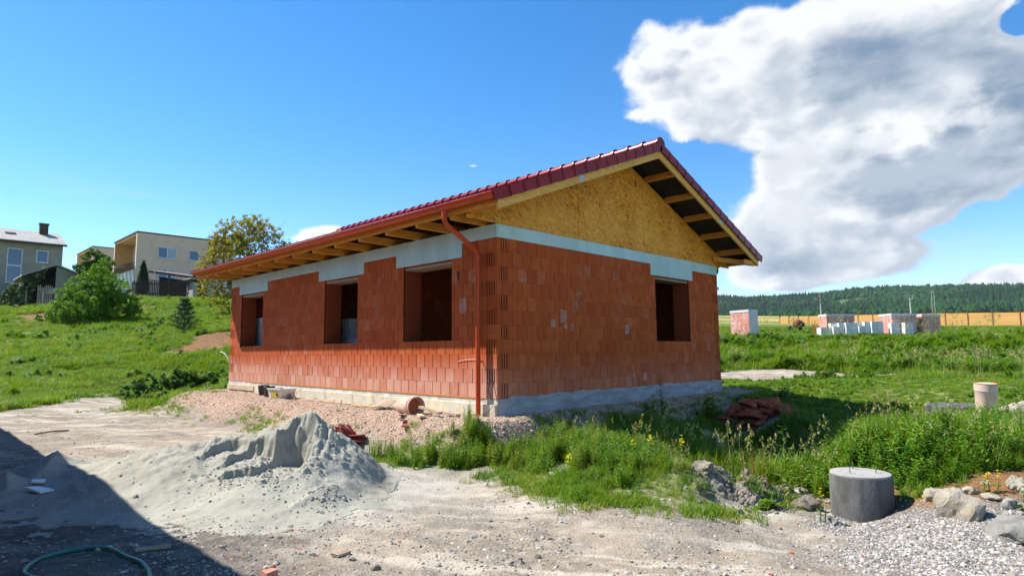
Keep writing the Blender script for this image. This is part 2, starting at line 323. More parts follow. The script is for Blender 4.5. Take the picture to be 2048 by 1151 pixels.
    M['roof_pink'] = simple('faded_pink_sheet', (0.46, 0.29, 0.25), (0.38, 0.24, 0.21), 2, 0.7, 0.2, 0.02, 6)
    M['chimney'] = simple('chimney_brick', (0.10, 0.06, 0.045), None, 6, 0.95)
    M['frame'] = simple('white_frame', (0.74, 0.75, 0.77), None, 5, 0.5, 0)
    m, t, b, o = new_mat('window_glass'); b.inputs['Base Color'].default_value = (0.035, 0.075, 0.16, 1); b.inputs['Roughness'].default_value = 0.06; b.inputs['Specular IOR Level'].default_value = 0.9; M['glass'] = m
    M['curtain'] = simple('pale_blind', (0.40, 0.45, 0.52), None, 5, 0.4, 0, spec=0.6)
    M['dark_in'] = simple('dark_interior', (0.02, 0.017, 0.015), None, 5, 0.95, 0)
    M['barrier'] = simple('timber_barrier', (0.44, 0.245, 0.075), (0.38, 0.205, 0.06), 0.8, 0.9, 0.8, 0.05, 1.2, (0.1, 0.1, 6))
    M['barrier_post'] = simple('rusty_post', (0.16, 0.055, 0.03), None, 2, 0.8, 0)
    M['wrap'] = simple('wrapped_clay_blocks', (0.50, 0.19, 0.13), (0.58, 0.33, 0.27), 2.2, 0.45, 0.4, 0.02, 9, (1,1,0.4), spec=0.6, dirt=((0.62,0.58,0.58), 1.4, 0.55))
    M['wrap_w'] = simple('white_wrap', (0.60, 0.58, 0.60), (0.50, 0.46, 0.48), 3, 0.4, 0.4, 0.02, 9, spec=0.6)
    M['net'] = simple('orange_net', (0.62, 0.16, 0.03), None, 8, 0.6, 0)
    M['pole'] = simple('pale_pole', (0.50, 0.49, 0.46), (0.40, 0.39, 0.37), 3, 0.9, 0)
    M['pole_dark'] = simple('dark_pole', (0.14, 0.13, 0.12), None, 3, 0.9, 0)
    M['bark'] = simple('rough_bark', (0.13, 0.10, 0.07), (0.07, 0.055, 0.04), 4, 0.95, 0.9, 0.03, 9, (1,1,0.3))
    M['rock'] = simple('pale_boulder', (0.34, 0.30, 0.235), (0.23, 0.205, 0.165), 4, 0.95, 0.9, 0.02, 14, dirt=((0.40,0.29,0.16), 4, 0.6), rnd=0.15)
    M['rock_grey'] = simple('grey_boulder', (0.26, 0.25, 0.225), (0.18, 0.175, 0.16), 9, 0.95, 0.9, 0.015, 30, rnd=0.12)
    M['clod'] = simple('crumbled_earth', (0.25, 0.215, 0.165), (0.15, 0.13, 0.10), 9, 0.97, 1.0, 0.03, 16, rnd=0.2)
    M['wheel'] = simple('black_rubber', (0.02, 0.02, 0.02), None, 5, 0.8, 0)
    # stones: tone per instance
    def stones(name, cols):
        m, t, b, o = new_mat(name); r = t.n('ShaderNodeObjectInfo').outputs['Random']
        cr = t.n('ShaderNodeValToRGB'); t.put(cr.inputs[0], r); el = cr.color_ramp.elements; cr.color_ramp.interpolation = 'CONSTANT'
        el[0].color = (*cols[0], 1); el[1].position = 1/len(cols); el[1].color = (*cols[1], 1)
        for i, c in enumerate(cols[2:]): e = el.new((i+2)/len(cols)); e.color = (*c, 1)
        t.put(b.inputs['Base Color'], cr.outputs[0]); b.inputs['Roughness'].default_value = 0.9; b.inputs['Specular IOR Level'].default_value = 0.2; return m
    M['st_grey'] = stones('grey_chippings', [(0.29,0.27,0.25),(0.36,0.34,0.31),(0.23,0.215,0.20),(0.44,0.41,0.375),(0.32,0.27,0.22),(0.17,0.165,0.155),(0.39,0.36,0.33)])
    M['st_pink'] = stones('pink_chippings', [(0.48,0.37,0.28),(0.40,0.30,0.22),(0.54,0.44,0.345),(0.34,0.245,0.18),(0.50,0.42,0.335),(0.44,0.32,0.235)])
    M['st_dirt'] = stones('dusty_stones', [(0.30,0.26,0.215),(0.20,0.175,0.145),(0.36,0.32,0.27),(0.13,0.115,0.10),(0.25,0.215,0.18),(0.42,0.39,0.345)])
    def leaf(name, cols, trans=0.35, attr=False, rough=0.55):
        m = bpy.data.materials.new(name); m.use_nodes = True; m.node_tree.nodes.clear(); t = NT(m.node_tree)
        o = t.n('ShaderNodeOutputMaterial'); b = t.n('ShaderNodeBsdfPrincipled'); tr = t.n('ShaderNodeBsdfTranslucent'); mx = t.n('ShaderNodeMixShader')
        if attr:
            at = t.n('ShaderNodeAttribute', attribute_name='tone'); r = at.outputs['Fac']
        else: r = t.n('ShaderNodeObjectInfo').outputs['Random']
        cr = t.n('ShaderNodeValToRGB'); t.put(cr.inputs[0], r); el = cr.color_ramp.elements
        el[0].color = (*cols[0], 1); el[1].color = (*cols[-1], 1)
        for i, c in enumerate(cols[1:-1]): e = el.new((i+1)/(len(cols)-1)); e.color = (*c, 1)
        c = cr.outputs[0]
        if not attr:
            P = t.n('ShaderNodeNewGeometry').outputs['Position']
            c = t.mix(t.m('MULTIPLY', t.ramp(t.noise(P, 0.55, 3, 0.6), 0.38, 0.66), 0.55), c, tuple(x*y for x, y in zip(cols[len(cols)//2], (1.32, 1.15, 0.6))))
        t.put(b.inputs['Base Color'], c); b.inputs['Roughness'].default_value = rough; b.inputs['Specular IOR Level'].default_value = 0.3
        t.put(tr.inputs[0], t.mix(1.0, c, (1.5, 1.35, 0.7), 'MULTIPLY')); mx.inputs[0].default_value = trans
        t.t.links.new(b.outputs[0], mx.inputs[1]); t.t.links.new(tr.outputs[0], mx.inputs[2]); t.t.links.new(mx.outputs[0], o.inputs[0]); return m
    # (matte treetops far away)
    M['grass'] = leaf('meadow_grass', [(0.055,0.150,0.006),(0.095,0.215,0.008),(0.130,0.245,0.010),(0.175,0.26,0.014),(0.24,0.25,0.03)])
    M['weed'] = leaf('weed_green', [(0.040,0.125,0.006),(0.070,0.185,0.008),(0.105,0.225,0.010),(0.15,0.25,0.016)])
    M['seed'] = leaf('seed_heads', [(0.30,0.30,0.13),(0.24,0.26,0.09),(0.36,0.34,0.18)], 0.2)
    M['yellow_fl'] = leaf('yellow_petals', [(0.75,0.62,0.02),(0.8,0.68,0.03)], 0.3)
    M['dock'] = leaf('rusty_dock', [(0.26,0.09,0.02),(0.22,0.13,0.03)], 0.2)
    M['leaf_bush'] = leaf('bush_leaf', [(0.065,0.165,0.008),(0.11,0.235,0.010),(0.18,0.31,0.016)], attr=True)
    M['leaf_dark'] = leaf('dark_leaf', [(0.028,0.082,0.010),(0.048,0.125,0.012),(0.085,0.19,0.016)], attr=True)
    M['leaf_walnut'] = leaf('walnut_leaf', [(0.10,0.16,0.010),(0.20,0.21,0.012),(0.36,0.26,0.016),(0.17,0.25,0.014),(0.46,0.30,0.02)], attr=True)
    M['leaf_thuja'] = leaf('thuja_leaf', [(0.012,0.045,0.012),(0.022,0.065,0.016)], 0.15, attr=True)
    M['leaf_pine'] = leaf('pine_needles', [(0.022,0.065,0.022),(0.035,0.09,0.03)], 0.15, attr=True)
    M['leaf_elder'] = leaf('elder_leaf', [(0.05,0.11,0.02),(0.08,0.15,0.03),(0.42,0.42,0.30)], 0.25, attr=True)
    M['forest'] = leaf('far_forest', [(0.010,0.042,0.014),(0.015,0.055,0.015),(0.022,0.070,0.015),(0.036,0.092,0.016)], 0.1, attr=True, rough=1.0)
    M['forest'].node_tree.nodes['Principled BSDF'].inputs['Specular IOR Level'].default_value = 0.03
make_materials()

# ------------------------------------------------------------------ terrain
CX, CY, CZ = -7.2547, -7.4935, 0.7990
HEAD = 0.777188
CTRL = [(-6.27,-1.63,-0.85),(-4.97,-3.01,-0.85),(-3.89,-4.16,-0.85),(-2.70,-5.43,-0.85),(-3.86,-0.78,-0.85),(-2.25,-2.54,-0.85),(-5.02,0.48,-0.85),(-2.08,-3.92,-0.85),(-6.23,1.60,-0.82),(-0.86,-1.18,-0.82),(-5.74,6.32,-0.82),(-3.40,6.50,-0.82),(-1.53,-6.88,-0.80),(-5.04,13.18,-0.80),(-2.69,11.33,-0.80),(-2.44,5.18,-0.80),(-1.30,0.93,-0.78),(-1.95,3.05,-0.75),(-1.64,-4.73,-0.88),(-0.89,-5.98,-0.88),(-0.32,-6.78,-0.80),(0.40,-6.66,-0.70),(-0.82,-3.62,-0.70),(-0.18,-4.66,-0.95),(-0.18,-4.33,-0.95),(0.15,-5.37,-1.02),(2.69,-3.60,-1.42),(4.18,-3.55,-1.42),(5.76,-3.56,-1.42),(3.53,-2.78,-1.30),(4.06,-1.99,-1.15),(5.45,-3.24,-0.95),(4.78,-4.27,-0.95),(3.29,-1.90,-0.80),(1.22,-5.78,-0.60),(1.49,-6.44,-0.50),(3.80,-4.26,-0.60),(4.18,-5.54,-0.45),(6.38,-5.63,-0.35),(5.00,-3.24,-0.35),(8.03,-0.78,-0.35),(6.47,-6.16,-0.45),(12.77,1.28,-0.30),(13.08,-1.63,-0.30),(12.14,-4.25,-0.30),(13.74,-5.60,-0.20),(0.05,-1.10,-0.65),(2.89,-0.55,-0.55),(15.25,2.74,-0.21),(17.03,-0.50,-0.19),(19.53,-3.06,-0.10),(20.09,-5.06,-0.08),(18.17,4.05,-0.04),(20.32,0.42,0.01),(23.16,-2.49,0.18),(23.96,-4.75,0.28),(21.04,5.32,0.75),(23.57,1.30,0.82),(25.53,-2.15,1.00),(26.51,-4.58,1.08),(23.93,6.60,1.31),(26.84,2.21,1.30),(31.58,-1.20,1.48),(34.27,-3.95,1.55),(36.56,12.27,2.18),(42.20,6.54,2.11),(53.38,2.30,2.39),(57.60,-1.98,2.34),(80.34,31.99,4.13),(91.62,20.53,4.00),(101.88,10.12,3.96),(109.47,2.41,3.87),(167.89,71.42,8.05),(179.48,45.42,7.26),(150.37,17.94,5.47),(141.88,5.16,4.82),(313.70,137.02,16.22),(355.07,95.03,15.75),(392.69,56.85,15.31),(420.53,28.60,14.99),(867.97,386.52,44.32),(980.82,271.99,43.02),(1083.31,167.76,43.29),(1159.23,90.72,42.41),(13.08,6.37,-0.08),(19.76,10.88,1.05),(43.28,26.82,2.97),(161.10,106.76,9.64),(9.66,9.84,-0.04),(15.22,15.52,0.84),(34.72,35.48,3.31),(132.55,135.62,10.78),(7.36,15.03,0.04),(11.76,21.86,1.18),(24.43,45.85,3.91),(98.24,170.20,12.79),(672.95,584.23,48.03),(467.97,792.68,47.49),(-4.69,16.64,-0.73),(-2.79,16.85,-0.68),(-0.47,17.37,-0.70),(0.76,14.63,-0.36),(-4.12,22.46,-0.32),(-1.73,22.88,-0.24),(1.00,22.94,-0.02),(2.24,18.80,0.02),(-3.38,30.18,0.52),(-0.70,28.86,0.65),(2.45,28.48,0.99),(3.33,21.90,0.67),(-2.77,36.61,1.35),(0.55,36.06,1.63),(4.20,35.14,2.10),(3.54,25.90,1.22),(4.22,23.78,1.20),(4.93,28.68,2.03),(5.70,27.90,2.02),(-1.93,45.60,2.62),(1.79,43.25,2.62),(6.52,44.02,3.68),(8.68,36.14,3.39),(-0.86,57.14,4.43),(1.99,54.24,4.48),(5.30,53.69,4.84),(9.42,55.10,5.75),(12.39,46.44,5.18),(15.08,40.92,4.65),(0.12,67.43,5.67),(5.91,67.20,6.24),(11.78,64.03,6.72),(16.15,56.79,6.28),(20.42,52.51,5.83),(2.90,95.82,7.90),(13.20,92.43,8.51),(24.83,80.63,8.38),(10.60,173.42,11.87),(26.56,157.22,11.69),(45.71,137.79,11.47),(44.59,510.35,20.16),(112.98,440.94,19.37),(212.96,1054.66,28.64),(-197.40,1471.13,33.38),(-49.84,320.71,12.89),(-16.58,87.54,3.90),(-11.14,33.87,-0.17),(-8.67,17.10,-0.71),(89.47,-20.01,2.19),(170.01,-30.52,4.24),(524.35,-76.77,13.79),(1442.38,-196.64,39.14),(31.51,-12.41,0.19),(15.42,-10.29,-0.46),(-9.00,-9.00,-0.85),(-12.00,-5.00,-0.85),(-6.00,-12.00,-0.85),(-20.00,-20.00,-0.85),(-30.00,0.00,-1.20),(0.00,-30.00,-1.20),(-12.00,5.00,-0.85),(-12.00,12.00,-0.85),(5.00,-9.00,-0.85),(12.00,-12.00,-0.85),(8.00,-7.00,-0.85),(-200.00,-200.00,-4.00),(0.00,-300.00,-4.00),(-300.00,0.00,-4.00),(-2000.00,-2000.00,-4.00),(0.00,-3000.00,-4.00),(-3000.00,0.00,-4.00)]
HEAPS = [(-0.15,-4.1,0.62,0.30),(0.45,-4.55,0.4,0.14),(-0.75,-3.9,0.45,0.12),(3.0,-2.6,1.1,0.30),(9.1,-6.9,1.5,0.45)]
def _rbf_map(x, y):
    dx = np.asarray(x, float)-CX; dy = np.asarray(y, float)-CY
    r = np.hypot(dx, dy)+1e-9; g = np.log1p(r/4.0)/r
    return dx*g, dy*g
_ca = np.array(CTRL); _cu, _cv = _rbf_map(_ca[:,0], _ca[:,1]); _n = len(_ca)
def _phi(du, dv): return np.sqrt(du*du+dv*dv+0.0036)
_A = np.zeros((_n+3, _n+3)); _A[:_n,:_n] = _phi(_cu[:,None]-_cu[None], _cv[:,None]-_cv[None])
_A[:_n,:_n] -= np.eye(_n)*0.004
_A[:_n,_n:] = np.stack([np.ones(_n), _cu, _cv], 1); _A[_n:,:_n] = _A[:_n,_n:].T
_w = np.linalg.solve(_A, np.concatenate([_ca[:,2], np.zeros(3)]))
def base_h(x, y):
    x = np.asarray(x, float); y = np.asarray(y, float); sh = x.shape
    u, v = _rbf_map(x.ravel(), y.ravel()); out = np.empty(u.size)
    for i in range(0, u.size, 20000):
        s = slice(i, i+20000)
        out[s] = _phi(u[s,None]-_cu[None], v[s,None]-_cv[None])@_w[:_n]+_w[_n]+_w[_n+1]*u[s]+_w[_n+2]*v[s]
    return out.reshape(sh)
def sstep(a, b, x):
    t = np.clip((np.asarray(x, float)-a)/(b-a), 0, 1); return t*t*(3-2*t)
def _hash(i, j, s):
    n = (i.astype(np.int64)*374761393+j.astype(np.int64)*668265263+s*1274126177) & 0x7fffffff
    n = ((n ^ (n >> 13))*1274126177) & 0x7fffffff
    return ((n ^ (n >> 16)) & 0xffff)/65535.0
def vnoise(x, y, s=0):
    i = np.floor(x); j = np.floor(y); fx = x-i; fy = y-j
    fx = fx*fx*fx*(fx*(fx*6-15)+10); fy = fy*fy*fy*(fy*(fy*6-15)+10)
    a = _hash(i, j, s); b = _hash(i+1, j, s); c = _hash(i, j+1, s); d = _hash(i+1, j+1, s)
    return (a*(1-fx)+b*fx)*(1-fy)+(c*(1-fx)+d*fx)*fy-0.5
def fbm(x, y, f=1.0, o=4, s=0):
    x = np.asarray(x, float); y = np.asarray(y, float); t = 0; a = 1.0
    for k in range(o):
        c, q = math.cos(0.7*k+.3), math.sin(0.7*k+.3)
        t = t+a*vnoise((x*c-y*q)*f+17.3*k, (x*q+y*c)*f-9.1*k, s+k); f *= 2.03; a *= 0.5
    return t
def pad_mask(x, y):
    # gravel pad round the house: 1 at the walls, 0 past its shoulder
    near_c = 1-sstep(.6, 3.2, y); dl = np.maximum(0-x, 0)*(1+.30*near_c); dr = np.maximum(x-8.1, 0)/1.3; dn = np.maximum(0-y, 0)*2.5; df = np.maximum(y-11.5, 0)/0.8
    d = np.hypot(np.maximum(dl, dr), np.maximum(dn, df))+0.25*fbm(x, y, 0.9, 3, 7)
    return 1-sstep(0.95, 2.1, d), d
def ground_h(x, y):
    x = np.asarray(x, float); y = np.asarray(y, float)
    b = base_h(x, y); m, d = pad_mask(x, y)
    b = b*(1-m)+(-0.285+0.02*x.clip(0, 8)*0)*m
    r = np.hypot(x-CX, y-CY)
    near = 1-sstep(25, 60, r)
    b = b+fbm(x, y, 0.55, 3, 3)*0.10*near*(1-m)+fbm(x, y, 3.1, 4, 11)*0.035*near
    # broken clods on the dumped earth beside the ring
    for (hx, hy, hr, hh) in HEAPS:
        q = np.hypot(x-hx, y-hy)/hr
        b = b+(1-q*q).clip(0)**1.5*hh*(1+1.2*fbm(x, y, 4.0/hr**0.5, 4, 21))
    return b
# ------------------------------------------------------------------ region masks (world metres)
VERGE = [(-1.75,.43),(-1.35,-.2),(-.75,-.75),(.04,-.85),(.9,-.85),(2.65,-.75),(6.5,-.8),(9.4,-.6),(10,14),(40,30),(60,-30),(12,-20),(3,-9.5),(1.44,-6.64),(.75,-6.31),(.41,-5.79),(.75,-5.2),(.5,-4.6),(-.2,-4.15),(-1.2,-4.2),(-1.5,-3.74),(-1.78,-3.24),(-1.35,-1.86),(-1.2,-.9),(-1.55,-.3)]
MEADOW = [(-9,13),(-4.9,15.0),(-2.9,17.2),(-.9,19.0),(-1.1,15.6),(-1.9,12.2),(-1.2,11.9),(1.2,13.6),(9,14.5),(40,14),(60,60),(60,140),(-40,140),(-40,13)]
def poly_dist(x, y, poly):
    """signed distance, positive inside"""
    x = np.asarray(x, float); y = np.asarray(y, float); d = np.full(x.shape, 1e9); ins = np.zeros(x.shape, bool)
    n = len(poly)
    for i in range(n):
        ax, ay = poly[i]; bx, by = poly[(i+1) % n]; ex, ey = bx-ax, by-ay
        t = np.clip(((x-ax)*ex+(y-ay)*ey)/(ex*ex+ey*ey), 0, 1)
        d = np.minimum(d, np.hypot(x-ax-t*ex, y-ay-t*ey))
        c = ((ay > y) != (by > y)) & (x < (bx-ax)*(y-ay)/(by-ay+1e-12)+ax); ins ^= c
    return np.where(ins, d, -d)
def seg_dist(x, y, pts):
    d = np.full(np.shape(x), 1e9)
    for (ax, ay), (bx, by) in zip(pts[:-1], pts[1:]):
        ex, ey = bx-ax, by-ay; t = np.clip(((x-ax)*ex+(y-ay)*ey)/(ex*ex+ey*ey), 0, 1); d = np.minimum(d, np.hypot(x-ax-t*ex, y-ay-t*ey))
    return d
TRACK = [(9.5,9.8),(13.2,6.6),(15.6,3.6),(16.3,1.9),(17.3,.4)]
def grass_mask(x, y):
    """0..1 share of ground under grass"""
    w = fbm(x, y, 1.1, 3, 31)*0.8+fbm(x, y, 4.0, 2, 33)*0.25
    g = np.maximum(sstep(-.12, .22, poly_dist(x, y, VERGE)+w*.55), sstep(-.4, .5, poly_dist(x, y, MEADOW)+w*1.1))
    pm, pd = pad_mask(x, y)
    g = g*np.where((x > -2) & (y > -1.2), 1-sstep(.15, .6, pm), 1)
    g = g*(sstep(1.5, 2.3, seg_dist(x, y, TRACK)+fbm(x, y, .6, 3, 37)*2.0)*.85+.15*0)
    far = np.hypot(x-CX, y-CY)
    g = np.where(far > 60, 1.0, g)
    for (hx, hy, hr) in ((-1.5,.15,.42),(-1.05,-.5,.5),(-1.75,.75,.3)): g = np.maximum(g, .8*(1-sstep(.5, 1.15, np.hypot(x-hx, y-hy)/hr+w*.5)))
    for (hx, hy, hr, k) in BARE: g = g*(1-k*(1-sstep(.55, 1.1, np.hypot(x-hx, y-hy)/hr+fbm(x, y, 1.5, 3, 41)*.5)))
    return g
BARE = [(6.2,-5.75,.75,.85),(7.5,-5.3,.8,.8),(-.15,-4.1,.62,.93),(.45,-4.55,.5,.9),(.15,-5.3,.75,1),(3.0,-2.6,.7,.9),(8.6,-6.2,1.35,1),(6.1,-1.9,1.35,1),(3.9,25.0,2.0,.93),(5.2,26.6,1.3,.9),(9.2,30,1.6,.4),(-1.0,-2.1,.3,.9),(6.6,50,2.2,.5),(1.0,50,2.4,.8)]

# ------------------------------------------------------------------ ground sheet
def ground_material():
    m, t, b, o = new_mat('site_ground'); P = t.n('ShaderNodeNewGeometry').outputs['Position']; x, y, z = t.sep(P)
    at = lambda n: t.n('ShaderNodeAttribute', attribute_name=n).outputs['Fac']
    n1 = t.noise(P, 0.9, 6, 0.62); n2 = t.noise(P, 6, 6, 0.65); n3 = t.noise(P, 34, 5, 0.65)
    dirt = t.mix(t.ramp(n1, .36, .64), (0.31, 0.255, 0.19), (0.205, 0.165, 0.122))
    dirt = t.mix(t.m('MULTIPLY', t.ramp(n2, .45, .68), .7), dirt, (0.39, 0.345, 0.28))
    dirt = t.mix(t.m('MULTIPLY', t.ramp(n3, .52, .70), .55), dirt, (0.17, 0.15, 0.125))
    pv = t.n('ShaderNodeTexVoronoi'); t.put(pv.inputs['Vector'], P); pv.inputs['Scale'].default_value = 42
    pc = t.sep(pv.outputs['Color'])
    chip = t.mix(pc[0], (0.16, 0.145, 0.125), (0.40, 0.365, 0.325)); chip = t.mix(t.ramp(pv.outputs['Distance'], .3, .62), chip, (0.13, 0.12, 0.105))
    dirt = t.mix(t.m('MULTIPLY', t.ramp(t.noise(P, 1.6, 4, .6), .48, .62), .45), dirt, chip)
    rut = t.noise(t.comb(t.m('ADD', t.m('MULTIPLY', x, 1.9), t.m('MULTIPLY', y, 1.1)), t.m('ADD', t.m('MULTIPLY', x, -.18), t.m('MULTIPLY', y, .30)), 0), 1.5, 4, .55)
    dirt = t.mix(t.m('MULTIPLY', t.ramp(rut, .50, .62), .7), dirt, (0.43, 0.385, 0.315)); dirt = t.mix(t.m('MULTIPLY', t.ramp(rut, .46, .34), .55), dirt, (0.17, 0.145, 0.115))
    pink = t.mix(pc[1], (0.34, 0.245, 0.175), (0.52, 0.41, 0.31)); pink = t.mix(t.ramp(pv.outputs['Distance'], .3, .6), pink, (0.24, 0.15, 0.11))
    dust = t.mix(t.ramp(n2, .4, .7), (0.37, 0.365, 0.33), (0.315, 0.31, 0.275))
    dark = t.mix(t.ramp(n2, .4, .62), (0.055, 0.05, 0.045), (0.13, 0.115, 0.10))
    g1 = t.noise(P, 2.2, 6, 0.7); g2 = t.noise(P, .12, 4, .6)
    gr = t.mix(t.ramp(g1, .35, .65), (0.030, 0.075, 0.010), (0.085, 0.125, 0.016))
    gr = t.mix(t.m('MULTIPLY', t.ramp(g2, .45, .62), .6), gr, (0.14, 0.175, 0.025))
    col = t.mix(at('chips'), dirt, chip); col = t.mix(at('pad'), col, pink); col = t.mix(at('dust'), col, dust); col = t.mix(at('painted_shade'), col, dark)
    col = t.mix(at('soil'), col, t.mix(t.ramp(n2, .4, .65), (0.21, 0.105, 0.045), (0.11, 0.055, 0.026)))
    col = t.mix(at('grass'), col, gr)
    stub = t.mix(t.ramp(t.noise(P, .02, 5, .6), .45, .55), (0.10, 0.16, 0.03), (0.34, 0.25, 0.08))
    col = t.mix(at('fields'), col, stub)
    t.put(b.inputs['Base Color'], col); b.inputs['Roughness'].default_value = .95; b.inputs['Specular IOR Level'].default_value = .15
    h = t.m('ADD', t.m('MULTIPLY', n3, .5), t.m('ADD', n2, t.m('MULTIPLY', pv.outputs['Distance'], t.m('ADD', -.25, t.m('MULTIPLY', at('chips'), -.4)))))
    bump(t, b, h, .75, .03); return m
def make_ground():
    front = np.concatenate([np.linspace(-58, 58, 760)])
    back = np.linspace(58, 302, 90)[1:-1]
    az = np.radians(np.concatenate([front, back])); az = az+HEAD
    r = np.concatenate([[.02, .4, .8, 1.2, 1.6], np.geomspace(1.7, 60, 400), np.geomspace(62, 5200, 70)])
    A, Rr = np.meshgrid(az, r); X = CX+Rr*np.cos(A); Y = CY+Rr*np.sin(A); Z = ground_h(X, Y)
    V = np.stack([X.ravel(), Y.ravel(), Z.ravel()], 1); na, nr = len(az), len(r)
    i = np.arange(nr-1)[:,None]*na; j = np.arange(na)[None]; j2 = (j+1) % na
    Q = np.stack([i+j, i+na+j, i+na+j2, i+j2], -1).reshape(-1, 4)[:, ::-1]
    x, y = V[:,0], V[:,1]
    att = {}
    pm, pd = pad_mask(x, y); att['pad'] = sstep(.05, .55, pm+fbm(x, y, 2.5, 3, 51)*.25)*np.where(y > -1.6, 1, 0)
    far = np.hypot(x-CX, y-CY)
    att['grass'] = grass_mask(x, y)
    w = fbm(x, y, 1.2, 4, 61)
    chips = sstep(-.3, .5, poly_dist(x, y, [(-.9,-4.9),(.1,-4.6),(.9,-5.6),(2.2,-7.2),(4,-12),(-3,-12),(-3.4,-7.2)])+w*.7)
    chips = np.maximum(chips, .35*sstep(.1, .6, w+.15)*(x < -1)); att['chips'] = chips
    att['dust'] = sstep(1.0, -.7, np.hypot((x+3.3)/1.25, (y+.2)/1.5)-1+w*.6)*.75
    att['painted_shade'] = sstep(.35, -.3, np.hypot((x+6.6)/1.9, (y+1.5)/5.5)-1+w*.6)*.75  # shade put into the ground colour where the neighbour's shadow falls
    soil = np.zeros(len(x))
    for hx, hy, hr in ((3.9,25.0,2.2),(5.2,26.6,1.5),(6.6,50,2.6),(1.4,-5.8,1.2),(1.0,50,3)): soil = np.maximum(soil, 1-sstep(.7, 1.1, np.hypot(x-hx, y-hy)/hr+w*.4))
    att['soil'] = soil; att['fields'] = sstep(150, 230, far)
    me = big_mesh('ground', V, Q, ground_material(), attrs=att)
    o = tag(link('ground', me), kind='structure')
    return o
GROUND = make_ground()

# ------------------------------------------------------------------ sand heap
FH = (math.cos(HEAD), math.sin(HEAD)); RH = (math.sin(HEAD), -math.cos(HEAD))
def st(x, y): return (x-CX)*RH[0]+(y-CY)*RH[1], (x-CX)*FH[0]+(y-CY)*FH[1]
def xy(s, t): return CX+s*RH[0]+t*FH[0], CY+s*RH[1]+t*FH[1]
def sand_h(s, t):
    def ridge(pts, slope_f, slope_b):
        h = np.full(s.shape, -9.0)
        for (a, b) in zip(pts[:-1], pts[1:]):
            e = (b[0]-a[0], b[1]-a[1]); k = np.clip(((s-a[0])*e[0]+(t-a[1])*e[1])/(e[0]**2+e[1]**2), 0, 1)
            d = np.hypot(s-a[0]-k*e[0], t-a[1]-k*e[1]); front = t < a[1]+k*e[1]
            h = np.maximum(h, a[2]+k*(b[2]-a[2])-d*np.where(front, slope_f, slope_b))
        return h
    A = ridge([(-2.72,8.15,.90),(-2.64,8.1,.90)], .62, .62)
    A2 = ridge([(-2.72,8.1,.74),(-2.3,7.8,.40),(-1.95,7.5,.10)], .66, .7)
    B = ridge([(-2.7,8.2,.66),(-3.4,8.35,.58),(-4.0,8.1,.56),(-4.45,8.1,.47),(-5.3,8.35,.30),(-6.2,8.7,.16)], .335, .6)
    Cc = ridge([(-6.55,9.0,.30),(-6.1,8.2,.22)], .5, .5)
    D_ = ridge([(-6.1,7.6,.26),(-5.85,7.3,.16)], .45, .55)
    E_ = ridge([(-2.35,6.45,.08),(-2.10,6.8,.25),(-1.92,7.0,.24)], .6, .65)
    base = ridge([(-3.0,7.6,.30),(-4.2,7.5,.30)], .30, .5)
    hs = np.stack([A, A2, B, Cc, D_, E_, base], 0)
    k = 28.0; h = np.log(np.exp(hs*k).sum(0))/k-.045
    wob = .16*fbm(s, t, 2.6, 3, 71)+.13*fbm(s, t, 9, 3, 73)
    # dug-out bites with near-upright faces
    for (cs, ct, rs, rt, fl, wall) in ((-3.58,7.78,.24,.34,.36,2.6),(-3.24,7.58,.27,.42,.27,2.9),(-2.76,7.50,.27,.46,.21,3.1),(-3.05,7.15,.45,.34,.19,2.2)):
        d = np.hypot((s-cs)/rs, (t-ct)/rt)-1+wob*1.1
        cut = fl+np.maximum(d, 0)*rs*wall*1.7+.02*fbm(s, t, 9, 3, 75)
        h = np.minimum(h, np.where(d < 1.6, cut, 9))
    flute = np.abs(fbm(s*2.2+t*.4, t*.3, 6.0, 3, 77))
    crest = sstep(.35, .75, h)
    h = h-flute*.12*crest+.05*fbm(s, t, 7, 4, 79)*sstep(.05, .5, h)
    h = h-.26*sstep(-2.6, -1.0, s)*sstep(6.9, 7.6, t)-.12*sstep(-2.0, -1.2, s)
    # runnels down the smooth left flank
    run = fbm((s+.8*t)*1.0, (t-.6*s)*.12, 5.5, 3, 81)
    h = h+run*.04*sstep(0, .25, h)*(s < -3.2)
    clods = np.maximum(0, fbm(s, t, 14, 2, 83)-.18); h = h+clods*.10*sstep(.05, .3, h)*(s > -3.9)*sstep(.2, -.1, np.abs(fbm(s, t, 1.6, 2, 85))-.12)
    return np.where(h > .09, h, .09*np.exp((np.minimum(h, .09)-.09)/.09)-.004)
